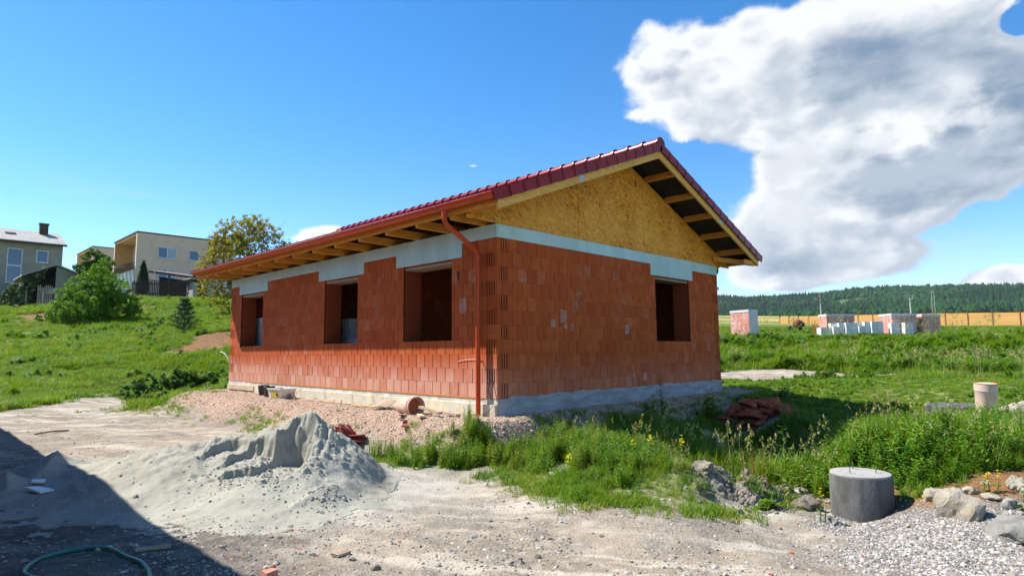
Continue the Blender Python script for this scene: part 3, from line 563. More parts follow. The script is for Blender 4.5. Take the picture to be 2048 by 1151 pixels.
def make_sand():
    s, t = np.meshgrid(np.linspace(-8.2, -.3, 540), np.linspace(5.4, 10.4, 330)); h = sand_h(s, t)
    X, Y = xy(s, t); g = ground_h(X, Y); edge = h+.03*fbm(s, t, 3, 3, 87)
    Z = np.where(edge > 0, g+h, g-.02+np.maximum(edge*.5, -.12))
    V = np.stack([X.ravel(), Y.ravel(), Z.ravel()], 1); n = s.shape[1]; i = np.arange(s.shape[0]-1)[:,None]*n; j = np.arange(n-1)[None]
    Q = np.stack([i+j, i+j+1, i+n+j+1, i+n+j], -1).reshape(-1, 4)
    keep = (edge.ravel()[Q] > -.05).any(1); Q = Q[keep]
    us, inv = np.unique(Q, return_inverse=True); V = V[us]; Q = inv.reshape(-1, 4)
    m, tt, b, o = new_mat('grey_sand'); P = tt.n('ShaderNodeNewGeometry').outputs['Position']
    n1 = tt.noise(P, 1.3, 5, .6); n2 = tt.noise(P, 9, 6, .7); n3 = tt.noise(P, 90, 3, .6)
    c = tt.mix(tt.ramp(n1, .38, .66), (0.325, 0.315, 0.262), (0.275, 0.265, 0.217)); c = tt.mix(tt.m('MULTIPLY', tt.ramp(n2, .48, .66), .6), c, (0.235, 0.23, 0.195)); n5 = tt.noise(P, 2.6, 4, .6); c = tt.mix(tt.m('MULTIPLY', tt.ramp(n5, .55, .66), .4), c, (0.26, 0.25, 0.20)); c = tt.mix(tt.m('MULTIPLY', tt.ramp(n3, .5, .7), .3), c, (0.42, 0.42, 0.385))
    tt.put(b.inputs['Base Color'], c); b.inputs['Roughness'].default_value = .97; b.inputs['Specular IOR Level'].default_value = .1
    bump(tt, b, tt.m('ADD', n3, tt.m('MULTIPLY', n2, 2.0)), .55, .012)
    me = big_mesh('sand_heap', V, Q, m)
    tag(link('sand_heap', me), 'grey sand heap with dug out steep hollows in front of the brick house', 'sand heap')
make_sand()
def surf(x, y):
    """ground or sand top"""
    x = np.asarray(x, float); y = np.asarray(y, float); s, t = st(x, y); h = sand_h(s, t); return ground_h(x, y)+np.maximum(h, 0)*((s > -8.2) & (s < -.3) & (t > 5.4) & (t < 10.4))
def gz(x, y): return float(surf(np.array([x]), np.array([y]))[0])

# ------------------------------------------------------------------ scattering of what nobody could count
def proto_collection(name, meshes):
    c = bpy.data.collections.new(name)
    for i, me in enumerate(meshes):
        o = bpy.data.objects.new(f'{name}_{i:02d}', me); c.objects.link(o)
    return c
def scatter(name, P, rot, scl, idx, coll, label=None):
    me = bpy.data.meshes.new(name); me.vertices.add(len(P)); me.vertices.foreach_set('co', np.ascontiguousarray(P, np.float32).ravel())
    a = me.attributes.new('rot', 'FLOAT_VECTOR', 'POINT'); a.data.foreach_set('vector', np.ascontiguousarray(rot, np.float32).ravel())
    a = me.attributes.new('scl', 'FLOAT_VECTOR', 'POINT'); a.data.foreach_set('vector', np.ascontiguousarray(scl, np.float32).ravel())
    a = me.attributes.new('idx', 'INT', 'POINT'); a.data.foreach_set('value', np.ascontiguousarray(idx, np.int32))
    ob = link(name, me); ng = bpy.data.node_groups.new(name, 'GeometryNodeTree')
    ng.interface.new_socket('Geometry', in_out='INPUT', socket_type='NodeSocketGeometry'); ng.interface.new_socket('Geometry', in_out='OUTPUT', socket_type='NodeSocketGeometry')
    n = ng.nodes; L = ng.links; gi = n.new('NodeGroupInput'); go = n.new('NodeGroupOutput'); ip = n.new('GeometryNodeInstanceOnPoints'); ci = n.new('GeometryNodeCollectionInfo')
    ci.inputs['Collection'].default_value = coll; ci.inputs['Separate Children'].default_value = True; ci.inputs['Reset Children'].default_value = True
    def na(an, ty):
        q = n.new('GeometryNodeInputNamedAttribute'); q.data_type = ty; q.inputs['Name'].default_value = an; return q.outputs['Attribute']
    L.new(gi.outputs[0], ip.inputs['Points']); L.new(ci.outputs[0], ip.inputs['Instance']); ip.inputs['Pick Instance'].default_value = True
    L.new(na('idx', 'INT'), ip.inputs['Instance Index']); L.new(na('rot', 'FLOAT_VECTOR'), ip.inputs['Rotation']); L.new(na('scl', 'FLOAT_VECTOR'), ip.inputs['Scale'])
    L.new(ip.outputs[0], go.inputs[0]); md = ob.modifiers.new('scatter', 'NODES'); md.node_group = ng
    tag(ob, kind='stuff'); 
    if label: ob['label'] = label
    return ob
def polar_points(n, r0, r1, a0=-44, a1=44):
    """even density over the view: log in distance, even in bearing"""
    r = r0*np.exp(RNG.random(n)*math.log(r1/r0)); a = HEAD-np.radians(a0+(a1-a0)*RNG.random(n)); return CX+r*np.cos(a), CY+r*np.sin(a), r
def in_house(x, y, pad=0.03): return (x > -pad) & (x < 8.1+pad) & (y > -pad) & (y < 11.5+pad)
def do_scatter(name, x, y, size, coll, label=None, sink=.0, tilt=.15, flat=1.0, hs=None):
    n = len(x); z = surf(x, y)-sink*size; rot = np.stack([RNG.normal(0, tilt, n), RNG.normal(0, tilt, n), RNG.random(n)*6.283], 1)
    s = np.stack([size, size, size*(flat if hs is None else hs)], 1)
    return scatter(name, np.stack([x, y, z], 1), rot, s, RNG.integers(0, len(coll.objects), n), coll, label)

def stone_mesh(name, mat, seed, sub=1, flat=.65):
    import bmesh
    rs = np.random.default_rng(seed); bm = bmesh.new(); bmesh.ops.create_icosphere(bm, subdivisions=sub, radius=.5)
    ax = rs.uniform(.7, 1.25, 3)*np.array([1, 1, flat])
    for v in bm.verts:
        k = 1+rs.uniform(-.2, .2); v.co = Vector((v.co.x*ax[0]*k, v.co.y*ax[1]*k, v.co.z*ax[2]*k))
    me = bpy.data.meshes.new(name); bm.to_mesh(me); bm.free(); me.materials.append(mat); return me
def blade(mb, x, y, h, w, lean, az, seg=3, mi=0, tw=0.0):
    """one curved tapering grass blade"""
    ca, sa = math.cos(az), math.sin(az); V = []
    for i in range(seg+1):
        f = i/seg; d = lean*f*f*h; zz = h*f*(1-.25*lean*f); ww = w*(1-f)**.6*.5 if i < seg else 0
        px, py = x+ca*d, y+sa*d; c2, s2 = math.cos(az+1.57+tw*f), math.sin(az+1.57+tw*f)
        if i < seg: V += [(px-c2*ww, py-s2*ww, zz), (px+c2*ww, py+s2*ww, zz)]
        else: V.append((px, py, zz))
    F = [(2*i, 2*i+1, 2*i+3, 2*i+2) for i in range(seg-1)]+[(2*seg-2, 2*seg-1, 2*seg)]
    mb.add(V, F, mi)
def tuft(seed, n, rad, h, w, lean=(.2, .9), mat='grass', seeds=0):
    random.seed(seed); mb = MB()
    for _ in range(n):
        a = random.random()*6.283; r = rad*math.sqrt(random.random()); blade(mb, r*math.cos(a), r*math.sin(a), h*random.uniform(.45, 1), w*random.uniform(.7, 1.2), random.uniform(*lean), random.random()*6.283, 3)
    for _ in range(seeds):
        a = random.random()*6.283; r = rad*random.random(); x, y = r*math.cos(a), r*math.sin(a); H = h*random.uniform(1.05, 1.45); az = random.random()*6.28; ln = random.uniform(.1, .35)
        blade(mb, x, y, H, w*.35, ln, az, 4, 1)
        ex, ey = x+math.cos(az)*ln*H*.8, y+math.sin(az)*ln*H*.8
        for k in range(7):
            f = k/7; q = .02+.0*f; zz = H*(.80+.16*f); a2 = random.random()*6.28; px, py = ex+math.cos(az)*.03*f, ey+math.sin(az)*.03*f
            mb.add([(px, py, zz), (px+math.cos(a2)*.022, py+math.sin(a2)*.022, zz+.012), (px+math.cos(a2)*.03, py+math.sin(a2)*.03, zz-.018)], [(0,1,2)], 1)
    return mb.mesh('tuft', [M[mat], M['seed']])
def herb(seed, h, n, leaf, mat='weed', stems=1, flowers=0, narrow=.35):
    """leafy upright weed: stems with whorls of blades, optional yellow flowers"""
    random.seed(seed); mb = MB()
    for s in range(stems):
        a0 = random.random()*6.28; r0 = .05*math.sqrt(s); bx, by = r0*math.cos(a0), r0*math.sin(a0); H = h*random.uniform(.7, 1.05); lx, ly = random.uniform(-.15, .15)*H, random.uniform(-.15, .15)*H
        mb.tube([(bx, by, 0), (bx+lx*.4, by+ly*.4, H*.5), (bx+lx, by+ly, H)], [.006, .005, .002], 3, False, smooth=False)
        for i in range(n):
            f = (i+.6)/n; px, py, pz = bx+lx*f, by+ly*f, H*f; a = i*2.4+random.uniform(-.4, .4); L = leaf*(1.15-f*.75)*random.uniform(.8, 1.2); up = random.uniform(.1, .75); W = L*narrow*.5
            c, s_ = math.cos(a), math.sin(a); m1 = (px+c*L*.5, py+s_*L*.5, pz+L*.5*up); e = (px+c*L, py+s_*L, pz+L*up*.6)
            mb.add([(px, py, pz), (m1[0]-s_*W, m1[1]+c*W, m1[2]-.01), e, (m1[0]+s_*W, m1[1]-c*W, m1[2]-.01)], [(0,1,2,3)])
        for k in range(flowers):
            a = random.random()*6.28; px, py, pz = bx+lx+math.cos(a)*.02, by+ly+math.sin(a)*.02, H+random.uniform(-.05, .03)
            for q in range(4):
                b_ = q*1.57+a; mb.add([(px, py, pz), (px+math.cos(b_)*.016, py+math.sin(b_)*.016, pz+.006), (px+math.cos(b_+.9)*.016, py+math.sin(b_+.9)*.016, pz+.006)], [(0,1,2)], 1)
    return mb.mesh('herb', [M[mat], M['yellow_fl']])
def make_protos():
    g = {}
    g['short'] = proto_collection('short_tufts', [tuft(100+i, 26, .10, .14, .010) for i in range(4)])
    g['tall'] = proto_collection('tall_tufts', [tuft(120+i, 34, .12, .46, .011, (.2, .8), seeds=1*(i == 2)) for i in range(5)])
    g['oat'] = proto_collection('seeding_grass', [tuft(140+i, 10, .10, .5, .009, (.2, .9), seeds=7) for i in range(3)])
    g['herb'] = proto_collection('weeds', [herb(160+i, .34, 15, .13, stems=3) for i in range(4)]+[herb(170+i, .45, 22, .10, stems=2, narrow=.5) for i in range(3)])
    g['fern'] = proto_collection('feathery_weeds', [herb(180+i, .36, 46, .085, 'grass', stems=5, narrow=.16) for i in range(3)])
    g['flower'] = proto_collection('yellow_flowers', [herb(190+i, .42, 9, .09, stems=2, flowers=5) for i in range(3)])
    g['far'] = proto_collection('meadow_clumps', [tuft(200+i, 60, .34, .42, .026, (.2, .9)) for i in range(5)])
    g['farherb'] = proto_collection('meadow_weeds', [herb(210+i, .55, 26, .24, stems=5, narrow=.5) for i in range(4)])
    g['chip'] = proto_collection('grey_chippings', [stone_mesh('chip', M['st_grey'], 300+i) for i in range(6)])
    g['pink'] = proto_collection('pink_chippings', [stone_mesh('chip', M['st_pink'], 320+i) for i in range(5)])
    g['dirt'] = proto_collection('dusty_stones', [stone_mesh('stone', M['st_dirt'], 340+i) for i in range(6)])
    return g
PR = make_protos()
DENS = 1.0
def make_stones():
    # grey chippings on the track at the right front
    x, y, r = polar_points(125000, 3.6, 9.5, -6, 50)
    d = poly_dist(x, y, [(-.9,-4.9),(.1,-4.75),(.5,-5.4),(.3,-6.0),(1.5,-7.2),(4,-12),(-3,-12),(-3.4,-7.2)])+fbm(x, y, 1.2, 4, 61)*.7
    k = (RNG.random(len(x)) < sstep(-.1, .7, d)*.60) & (grass_mask(x, y) < .5); x, y = x[k], y[k]
    do_scatter('chipping_bed', x, y, RNG.lognormal(-3.72, .38, len(x)), PR['chip'], 'pale grey stone chippings lying over the track at the right', sink=.1, tilt=.6)
    # pinkish chippings round the walls
    x, y, r = polar_points(150000, 7.0, 24, -38, 20); pm, pd = pad_mask(x, y)
    k = (~in_house(x, y)) & (RNG.random(len(x)) < sstep(.0, .35, pm)*.75) & (y > -1.8) & (y < 13); x, y = x[k], y[k]
    do_scatter('pink_gravel', x, y, RNG.lognormal(-3.70, .38, len(x)), PR['pink'], 'pinkish gravel banked against the foot of the house', sink=.1, tilt=.6)
    # loose stones on trodden earth
    x, y, r = polar_points(90000, 3.6, 19)
    w = fbm(x, y, .9, 3, 91); s, t = st(x, y); sh = sand_h(s, t)
    k = (grass_mask(x, y) < .45) & (pad_mask(x, y)[0] < .3) & (sh < .03) & (RNG.random(len(x)) < sstep(-.12, .3, w)*.55+.03); x, y = x[k], y[k]
    do_scatter('loose_stones', x, y, RNG.lognormal(-4.05, .50, len(x)).clip(0, .07), PR['dirt'], 'small loose stones strewn over the trodden earth', sink=.12, tilt=.6)
    x, y, r = polar_points(2600, 4, 14); k = (grass_mask(x, y) < .6) & (sand_h(*st(x, y)) < .02) & (pad_mask(x, y)[0] < .3) & (RNG.random(len(x)) < sstep(-.1, .4, fbm(x, y, .7, 3, 93))*.8+.1)
    x, y = x[k], y[k]; do_scatter('scattered_stones', x, y, RNG.lognormal(-3.15, .3, len(x)).clip(0, .10), PR['dirt'], 'fist sized stones scattered over the bare yard', sink=.15, tilt=.6)
    # red clay and tile bits trodden into the yard
    x = np.concatenate([RNG.normal(-4.6, .7, 110), RNG.uniform(-2.5, .2, 60)]); y = np.concatenate([RNG.normal(-2.5, .5, 110), RNG.uniform(-6.3, -4.6, 60)])
    do_scatter('clay_bits', x, y, RNG.lognormal(-3.9, .45, len(x)).clip(0, .06), proto_collection('clay_crumbs', [stone_mesh('bit', M['redtile_old'] if i % 2 else M['rubble'], 390+i, 1, .45) for i in range(4)]), 'small red clay and tile bits trodden into the yard', sink=.1, tilt=.4)
    # clumps broken off the dug faces of the sand
    ss = np.concatenate([RNG.normal(-2.9, .42, 420), RNG.normal(-2.0, .16, 160), RNG.uniform(-5.2, -1.6, 120)]); tt_ = np.concatenate([RNG.normal(7.35, .28, 420), RNG.normal(6.75, .18, 160), RNG.uniform(6.5, 8.2, 120)]); x, y = xy(ss, tt_)
    k = (sand_h(ss, tt_) > .02); x, y = x[k], y[k]; sm = simple('sand_clump', (0.33, 0.32, 0.265), (0.26, 0.25, 0.21), 6, .97, .5)
    do_scatter('sand_clumps', x, y, RNG.lognormal(-3.9, .5, len(x)).clip(0, .07), proto_collection('sand_lumps', [stone_mesh('lump', sm, 380+i, 1, .8) for i in range(4)]), 'small clumps of sand fallen from the dug faces', sink=.0, tilt=.8)
    # crumbs of sand and lumps on the earth heap
    x = RNG.normal(-.15, .34, 1500); y = RNG.normal(-4.15, .30, 1500)
    do_scatter('earth_crumbs', x, y, RNG.lognormal(-3.35, .5, len(x)).clip(0, .10), proto_collection('crumbs', [stone_mesh('crumb', M['clod'], 360+i, 1, .85) for i in range(4)]), 'crumbled earth lumps on the dirt heap by the concrete ring', sink=.05, tilt=.8)
make_stones()
def make_grass():
    G = grass_mask; nz = lambda x, y, f, s: fbm(x, y, f, 3, s)
    def pick(n, r0, r1, a0, a1, thr, extra=None):
        x, y, r = polar_points(int(n*DENS), r0, r1, a0, a1); g = G(x, y); k = (RNG.random(len(x)) < g**1.5*thr) & (~in_house(x, y, .25))
        if extra is not None: k &= extra(x, y)
        return x[k], y[k], r[k]
    right = lambda x, y: y < -.1*(x-4)-.2+0*x
    ring = lambda x, y: np.hypot(x-.12, y+5.22) > .45
    okr = lambda x, y: ring(x, y) & (np.hypot(x-6.2, y+1.9) > .95)
    # near verge right of the corner
    x, y, r = pick(21000, 4.6, 15, -22, 50, .95, okr)
    e = poly_dist(x, y, VERGE); tallness = ((.42+.62*sstep(.1, 1.0, e))*(1+nz(x, y, 1.1, 101)*1.1)).clip(.25, 1.4)*np.where(x < .6, .62, 1)*(1-.6*sstep(8.5, 11, r))*(1+.35*sstep(.5, 2.0, x))
    do_scatter('verge_grass', x, y, tallness*RNG.uniform(.7, 1.15, len(x)), PR['tall'], 'tall rank grass growing right of the house corner', sink=.03)
    x, y, r = pick(24000, 4.6, 15, -22, 50, .85, okr); e = poly_dist(x, y, VERGE)
    kk = (x > .8) | (nz(x, y, 1.6, 107) > .0); x, y, r, e = x[kk], y[kk], r[kk], e[kk]; do_scatter('verge_weeds', x, y, (.5+.6*sstep(0, 1.0, e))*np.where(x < .8, .66, 1)*(1-.55*sstep(8.5, 11, r))*(1+.25*sstep(.5, 2, x))*RNG.uniform(.7, 1.3, len(x)), PR['herb'], 'leafy green weeds mixed through the verge grass', sink=.03)
    x, y, r = pick(7000, 4.6, 12, -22, 30, .9, lambda x, y: okr(x, y) & (nz(x, y, 1.3, 103) > .02)); do_scatter('verge_feathery_weeds', x, y, RNG.uniform(.6, 1.15, len(x)), PR['fern'], 'feathery bright green weeds in clumps along the verge', sink=.03)
    x, y, r = pick(100, 5, 9.5, -10, 50, .9, lambda x, y: okr(x, y) & (nz(x, y, .8, 105) > -.05)); do_scatter('verge_seed_heads', x, y, RNG.uniform(.7, 1.1, len(x)), PR['oat'], 'pale seed heads standing above the verge grass', sink=.03)
    x, y, r = pick(45, 4.8, 9, 0, 50, .9, okr); do_scatter('verge_yellow_flowers', x, y, RNG.uniform(.8, 1.2, len(x)), PR['flower'], 'small yellow flowers dotted in the verge', sink=.02)
    # sparse sprouts on the bare yard
    x, y, r = polar_points(40000, 5, 22, -44, 25); w = fbm(x, y, 1.0, 3, 111)
    band = np.exp(-(pad_mask(x, y)[1]-1.75)**2/.09)*(y > -1.5)*(y < 13)
    band = np.maximum(band, np.exp(-(poly_dist(x, y, VERGE)+.15)**2/.05)); band = np.maximum(band, .8*np.exp(-(poly_dist(x, y, MEADOW)+.5)**2/.6))
    k = (RNG.random(len(x)) < band*sstep(-.02, .3, w+.12)*1.0) & (~in_house(x, y, .3)) & (sand_h(*st(x, y)) < .02); x, y = x[k], y[k]
    do_scatter('sprouting_grass', x, y, RNG.uniform(.45, 1.0, len(x)), PR['short'], 'thin yellow green sprouts along the foot of the gravel bank', sink=.02)
    # left meadow and slope
    x, y, r = pick(30000, 17, 66, -44, -12, .95)
    bio = fbm(x, y, .35, 3, 121); do_scatter('meadow_grass', x, y, (.5+.55*sstep(-.2, .4, bio))*RNG.uniform(.6, 1.05, len(x))*(.75+r/90), PR['far'], 'lush meadow grass on the slope left of the house', sink=.03)
    x, y, r = pick(5000, 18, 64, -44, -12, .8, lambda x, y: fbm(x, y, .5, 3, 123) > .16); do_scatter('meadow_weeds', x, y, RNG.uniform(.3, .7, len(x))*(.8+r/100), PR['farherb'], 'darker leafy weeds in the left meadow', sink=.03)
    # right bank
    x, y, r = pick(34000, 13, 66, 6, 50, .95); bank = sstep(24.5, 27, r); do_scatter('bank_grass', x, y, (.30+.66*bank*(1+1.1*nz(x, y, .35, 125)))*RNG.uniform(.6, 1.1, len(x))*(.75+r/110)*(1-.6*sstep(31, 38, r)), PR['far'], 'tall grass over the bank behind the house to the right', sink=.03)
    x, y, r = pick(20000, 13, 55, 6, 50, .9, lambda x, y: fbm(x, y, .35, 3, 127) > -.02); do_scatter('bank_weeds', x, y, RNG.uniform(.4, 1.1, len(x))*(.8+r/110)*(.22+.78*sstep(23, 27, r))*(1-.65*sstep(31, 38, r)), PR['farherb'], 'leafy weeds on the bank behind the house', sink=.03)
    x, y, r = pick(500, 22, 40, 10, 50, .9, lambda x, y: fbm(x, y, .5, 3, 129) > .05); do_scatter('bank_seed_heads', x, y, RNG.uniform(1.2, 1.7, len(x)), PR['oat'], 'straw coloured seed heads on the bank', sink=.03)
make_grass()
# ------------------------------------------------------------------ the unfinished brick house
HW, HL, HH, HB = 8.10, 11.50, 2.75, 2.985       # width along x, length along y, brick height, top of the foam band
WIN_L = [(1.20, 2.70), (4.42, 5.88), (9.28, 10.74)]          # openings of the long wall, along y
WIN_G = [(5.04, 6.58)]                                       # opening of the gable wall, along x
LIN_L = [(0.91, 2.96), (4.18, 6.17), (9.02, 10.91)]; LIN_G = [(4.85, 6.77)]
SILL, LTOP = 1.0, 2.5
house = thing('brick_house', 'unfinished single storey red brick house with dark red tiled gable roof and empty window openings', 'house', (0, 0, 0))
def wall_shell():
    mb = MB(); W = .44
    def run(a, b, holes, put):
        cur = a
        for h0, h1 in holes: put(cur, h0, 0, HB-.004); put(h0, h1, 0, SILL-.001); put(h0, h1, LTOP-.04, HB-.004); cur = h1
        put(cur, b, 0, HB-.004)
    run(.03, HL-.03, WIN_L, lambda a, b, z0, z1: mb.box((.03, a, z0), (W, b, z1), 0))
    run(W, HW-W, WIN_G, lambda a, b, z0, z1: mb.box((a, .03, z0), (b, W, z1), 0))
    mb.box((HW-W, .03, 0), (HW-.0, 3.0, HB-.004), 0); mb.box((HW-W, 3.0, 0), (HW, 4.6, .9), 0); mb.box((HW-W, 3.0, 2.3), (HW, 4.6, HB-.004), 0); mb.box((HW-W, 4.6, 0), (HW, HL-.03, HB-.004), 0)
    mb.box((W, HL-W, 0), (HW-W, HL, HB-.004), 0)
    return mb.obj('wall', M['brick_in'], house)
wall = wall_shell()
_bcache = {}
def brick_mesh(kind, w, h=.25, axis='y'):
    """block shell 7 cm deep, drawn from u=0..w along the wall and out towards the yard; kind 'plain' or 'slotted' (its end face with open grooves)"""
    key = (kind, round(w, 3), round(h, 3), axis)
    if key in _bcache: return _bcache[key]
    g, c, D = (.0072 if axis == 'y' else .0056), .0045, .068; mb = MB()
    u0, u1, z0, z1 = g, w-g*.3, .0010, h-.0012
    def P(u, d, z): return (D_-d, u, z) if axis == 'y' else (u, D_-d, z)
    D_ = D-.002
    def face(q, flip):
        return [P(*p) for p in (q if not flip else q[::-1])]
    V = []; F = []
    if kind == 'plain':
        prof = [(u0, 0), (u0, D-c), (u0+c, D), (u1-c, D), (u1, D-c), (u1, 0)]
    else:
        prof = [(u0, 0), (u0, D)]; ns = 4; pw = (u1-u0)/(ns*2+1)
        for i in range(ns): a = u0+pw*(2*i+1); prof += [(a, D), (a+.004, D-.035), (a+pw-.004, D-.035), (a+pw, D)]
        prof += [(u1, D), (u1, 0)]
    n = len(prof); V = [P(u, d, z0) for u, d in prof]+[P(u, d, z1) for u, d in prof]
    s = axis == 'y'
    for i in range(n-1): F.append((i, i+1, n+i+1, n+i) if not s else (i+1, i, n+i, n+i+1))
    F.append(tuple(range(n, 2*n)) if not s else tuple(range(2*n-1, n-1, -1))); F.append(tuple(range(n-1, -1, -1)) if not s else tuple(range(n)))
    mb.add(V, F); me = mb.mesh('brick', M['brick'])
    import bmesh
    bm = bmesh.new(); bm.from_mesh(me); bmesh.ops.recalc_face_normals(bm, faces=bm.faces); bm.to_mesh(me); bm.free()
    _bcache[key] = me; return me
def brick_layout():
    out = []
    for c in range(11):
        z = c*.25; 
        for axis, length, holes, lins in (('y', HL, WIN_L, LIN_L), ('x', HW, WIN_G, LIN_G)):
            off = .125 if c % 2 else 0.0
            start = 0.0; slots = []
            if axis == 'y' and c % 2: slots = [(.02, .30), (HL-.30, HL-.02)]
            if axis == 'x' and c % 2 == 0: slots = [(.0, .27), (HW-.27, HW)]
            edges = [0.0]+[e for e in np.arange(off if off else .25, length-.02, .25)]+[length]
            blocks = [h for h in holes if SILL-.01 <= z < LTOP-.01]+[l for l in lins if z >= LTOP-.01]
            spans = []
            for a, b in zip(edges[:-1], edges[1:]): spans.append((a, b, 'plain'))
            def cut(sp, lo, hi):
                r = []
                for a, b, k in sp:
                    if b <= lo or a >= hi: r.append((a, b, k)); continue
                    if a < lo: r.append((a, lo, k))
                    if b > hi: r.append((hi, b, k))
                return r
            for lo, hi in slots: spans = cut(spans, lo, hi); spans.append((lo, hi, 'slotted'))
            for lo, hi in blocks: spans = cut(spans, lo, hi)
            for a, b, k in spans:
                if b-a > .022: out.append((axis, a, b, z, k))
    return out
def build_bricks():
    L = brick_layout(); rs = random.Random(5)
    cp = Vector((CX, CY, CZ))
    def shown(e):
        ax, a, b, z, k = e; c = Vector((0, (a+b)/2, z+.125)) if ax == 'y' else Vector(((a+b)/2, 0, z+.125)); d = c-cp
        return -(b-a)*abs((d.x if ax == 'y' else d.y))/d.length**3
    L.sort(key=shown); rest = MB()
    for i, (ax, a, b, z, k) in enumerate(L):
        me = brick_mesh(k, round(b-a, 2) if abs(b-a-.25) < .004 else round(b-a, 3), .25, ax); j = rs.uniform(-.0018, .0018)+(rs.random() < .03)*rs.uniform(-.004, .004)
        loc = (j, a, z) if ax == 'y' else (a, j, z)
        if i < 300: link('brick', me, wall, loc)
        else:
            rest.add([(v.co.x+loc[0], v.co.y+loc[1], v.co.z+loc[2]) for v in me.vertices], [tuple(p.vertices) for p in me.polygons])
    tag(rest.obj('brick_courses', M['brick'], wall), kind='stuff')
build_bricks()
def joint_backing():
    mb = MB()
    for a, b, z0, z1 in [(0.0, HL, .002, SILL-.004)]+[(p, q, SILL, LTOP) for p, q in zip([0]+[w[1] for w in WIN_L], [w[0] for w in WIN_L]+[HL])]+[(p, q, LTOP, HH) for p, q in zip([0]+[l[1] for l in LIN_L], [l[0] for l in LIN_L]+[HL])]:
        mb.box((.0085, max(a, .0085), z0), (.029, b-.001, z1))
    for a, b, z0, z1 in [(0.03, HW, .002, SILL-.004)]+[(p, q, SILL, LTOP) for p, q in zip([.03]+[w[1] for w in WIN_G], [w[0] for w in WIN_G]+[HW])]+[(p, q, LTOP, HH) for p, q in zip([.03]+[l[1] for l in LIN_G], [l[0] for l in LIN_G]+[HW])]:
        mb.box((a, .0085, z0), (b-.001, .029, z1))
    mb.obj('joint_bed', M['joint'], wall)
joint_backing()
def foam_and_lintels():
    def panel(ax, a, b, z0, z1, out=.0):
        mb = MB(); g = .002
        if ax == 'y': mb.box((-.004-out, a+g, z0), (.028, b-g, z1))
        else: mb.box((a+g, -.004-out, z0), (b-g, .028, z1))
        mb.obj('insulation_panel', M['xps'], house)
    def band(ax, length, lins):
        cur = 0.0 if ax == 'y' else .03
        for l0, l1 in lins+[(length, None)]:
            a = cur
            while a < l0-.01:
                b = min(a+1.25, l0)
                if l0-b < .2: b = l0
                panel(ax, a, b, HH+.002, HB, .0); a = b
            if l1 is None: break
            mid = l0+.55*(l1-l0) if ax == 'y' else l0+.38*(l1-l0)
            panel(ax, l0, mid, LTOP, HB, .003); panel(ax, mid, l1, LTOP, HB, .005); cur = l1
    band('y', HL, LIN_L); band('x', HW, LIN_G)
    for ax, W_ in (('y', WIN_L), ('x', WIN_G)):
        for a, b in W_:
            mb = MB(); g = .12
            if ax == 'y': mb.box((.031, a-.0, 2.425), (.44, b, 2.459)); 
            else: mb.box((a, .031, 2.425), (b, .44, 2.459))
            mb.obj('lintel_board', M['wood_old'], house)
foam_and_lintels()
def foundation():
    mb = MB(); mb.box((.004, .004, -.85), (HW, HL, -.004)); slab = mb.obj('foundation', M['slab'], house)
    mb = MB(); mb.box((-.006, .35, -.012), (.0035, 9.9, .012)); mb.obj('sealing_strip', M['foam_line'], slab)
    y = .02; i = 0
    while y < 9.6:
        w = 1.18 if i else .9; mb = MB(); mb.box((-.034, y, -.37), (.0035, min(y+w, 9.6), -.095)); mb.obj('insulation_board', M['xps_cream'], slab); y += w+.012; i += 1
    mb = MB(); mb.box((-.05, 9.62, -.23), (.0035, 11.46, -.10)); mb.obj('edge_plank', M['wood_pale'], slab)
    # gable side: adhesive smeared over the plinth, uneven upper edge running up over the first course
    n = 130; xs = np.linspace(-.004, HW+.01, n); top = .012+.05*np.abs(fbm(xs, xs*0, 1.3, 3, 201))+.035*fbm(xs, xs*0+3, 9, 3, 203)*sstep(.3, 1.0, xs); top[:5] = -.01
    V = []; nz_ = 7
    for i, x in enumerate(xs):
        for k in range(nz_):
            f = k/(nz_-1); z = -.42+(top[i]+.42)*f; V.append((x, -.014-.010*math.sin(f*3.1)-.012*float(fbm(np.array([x]), np.array([z]), 3, 3, 205)[0]) if f < 1 else -.003, z))
    F = [(i*nz_+k, (i+1)*nz_+k, (i+1)*nz_+k+1, i*nz_+k+1) for i in range(n-1) for k in range(nz_-1)]
    mb = MB(); mb.add(V, F, 0, True); mb.obj('plinth_render', M['render'], slab)
foundation()
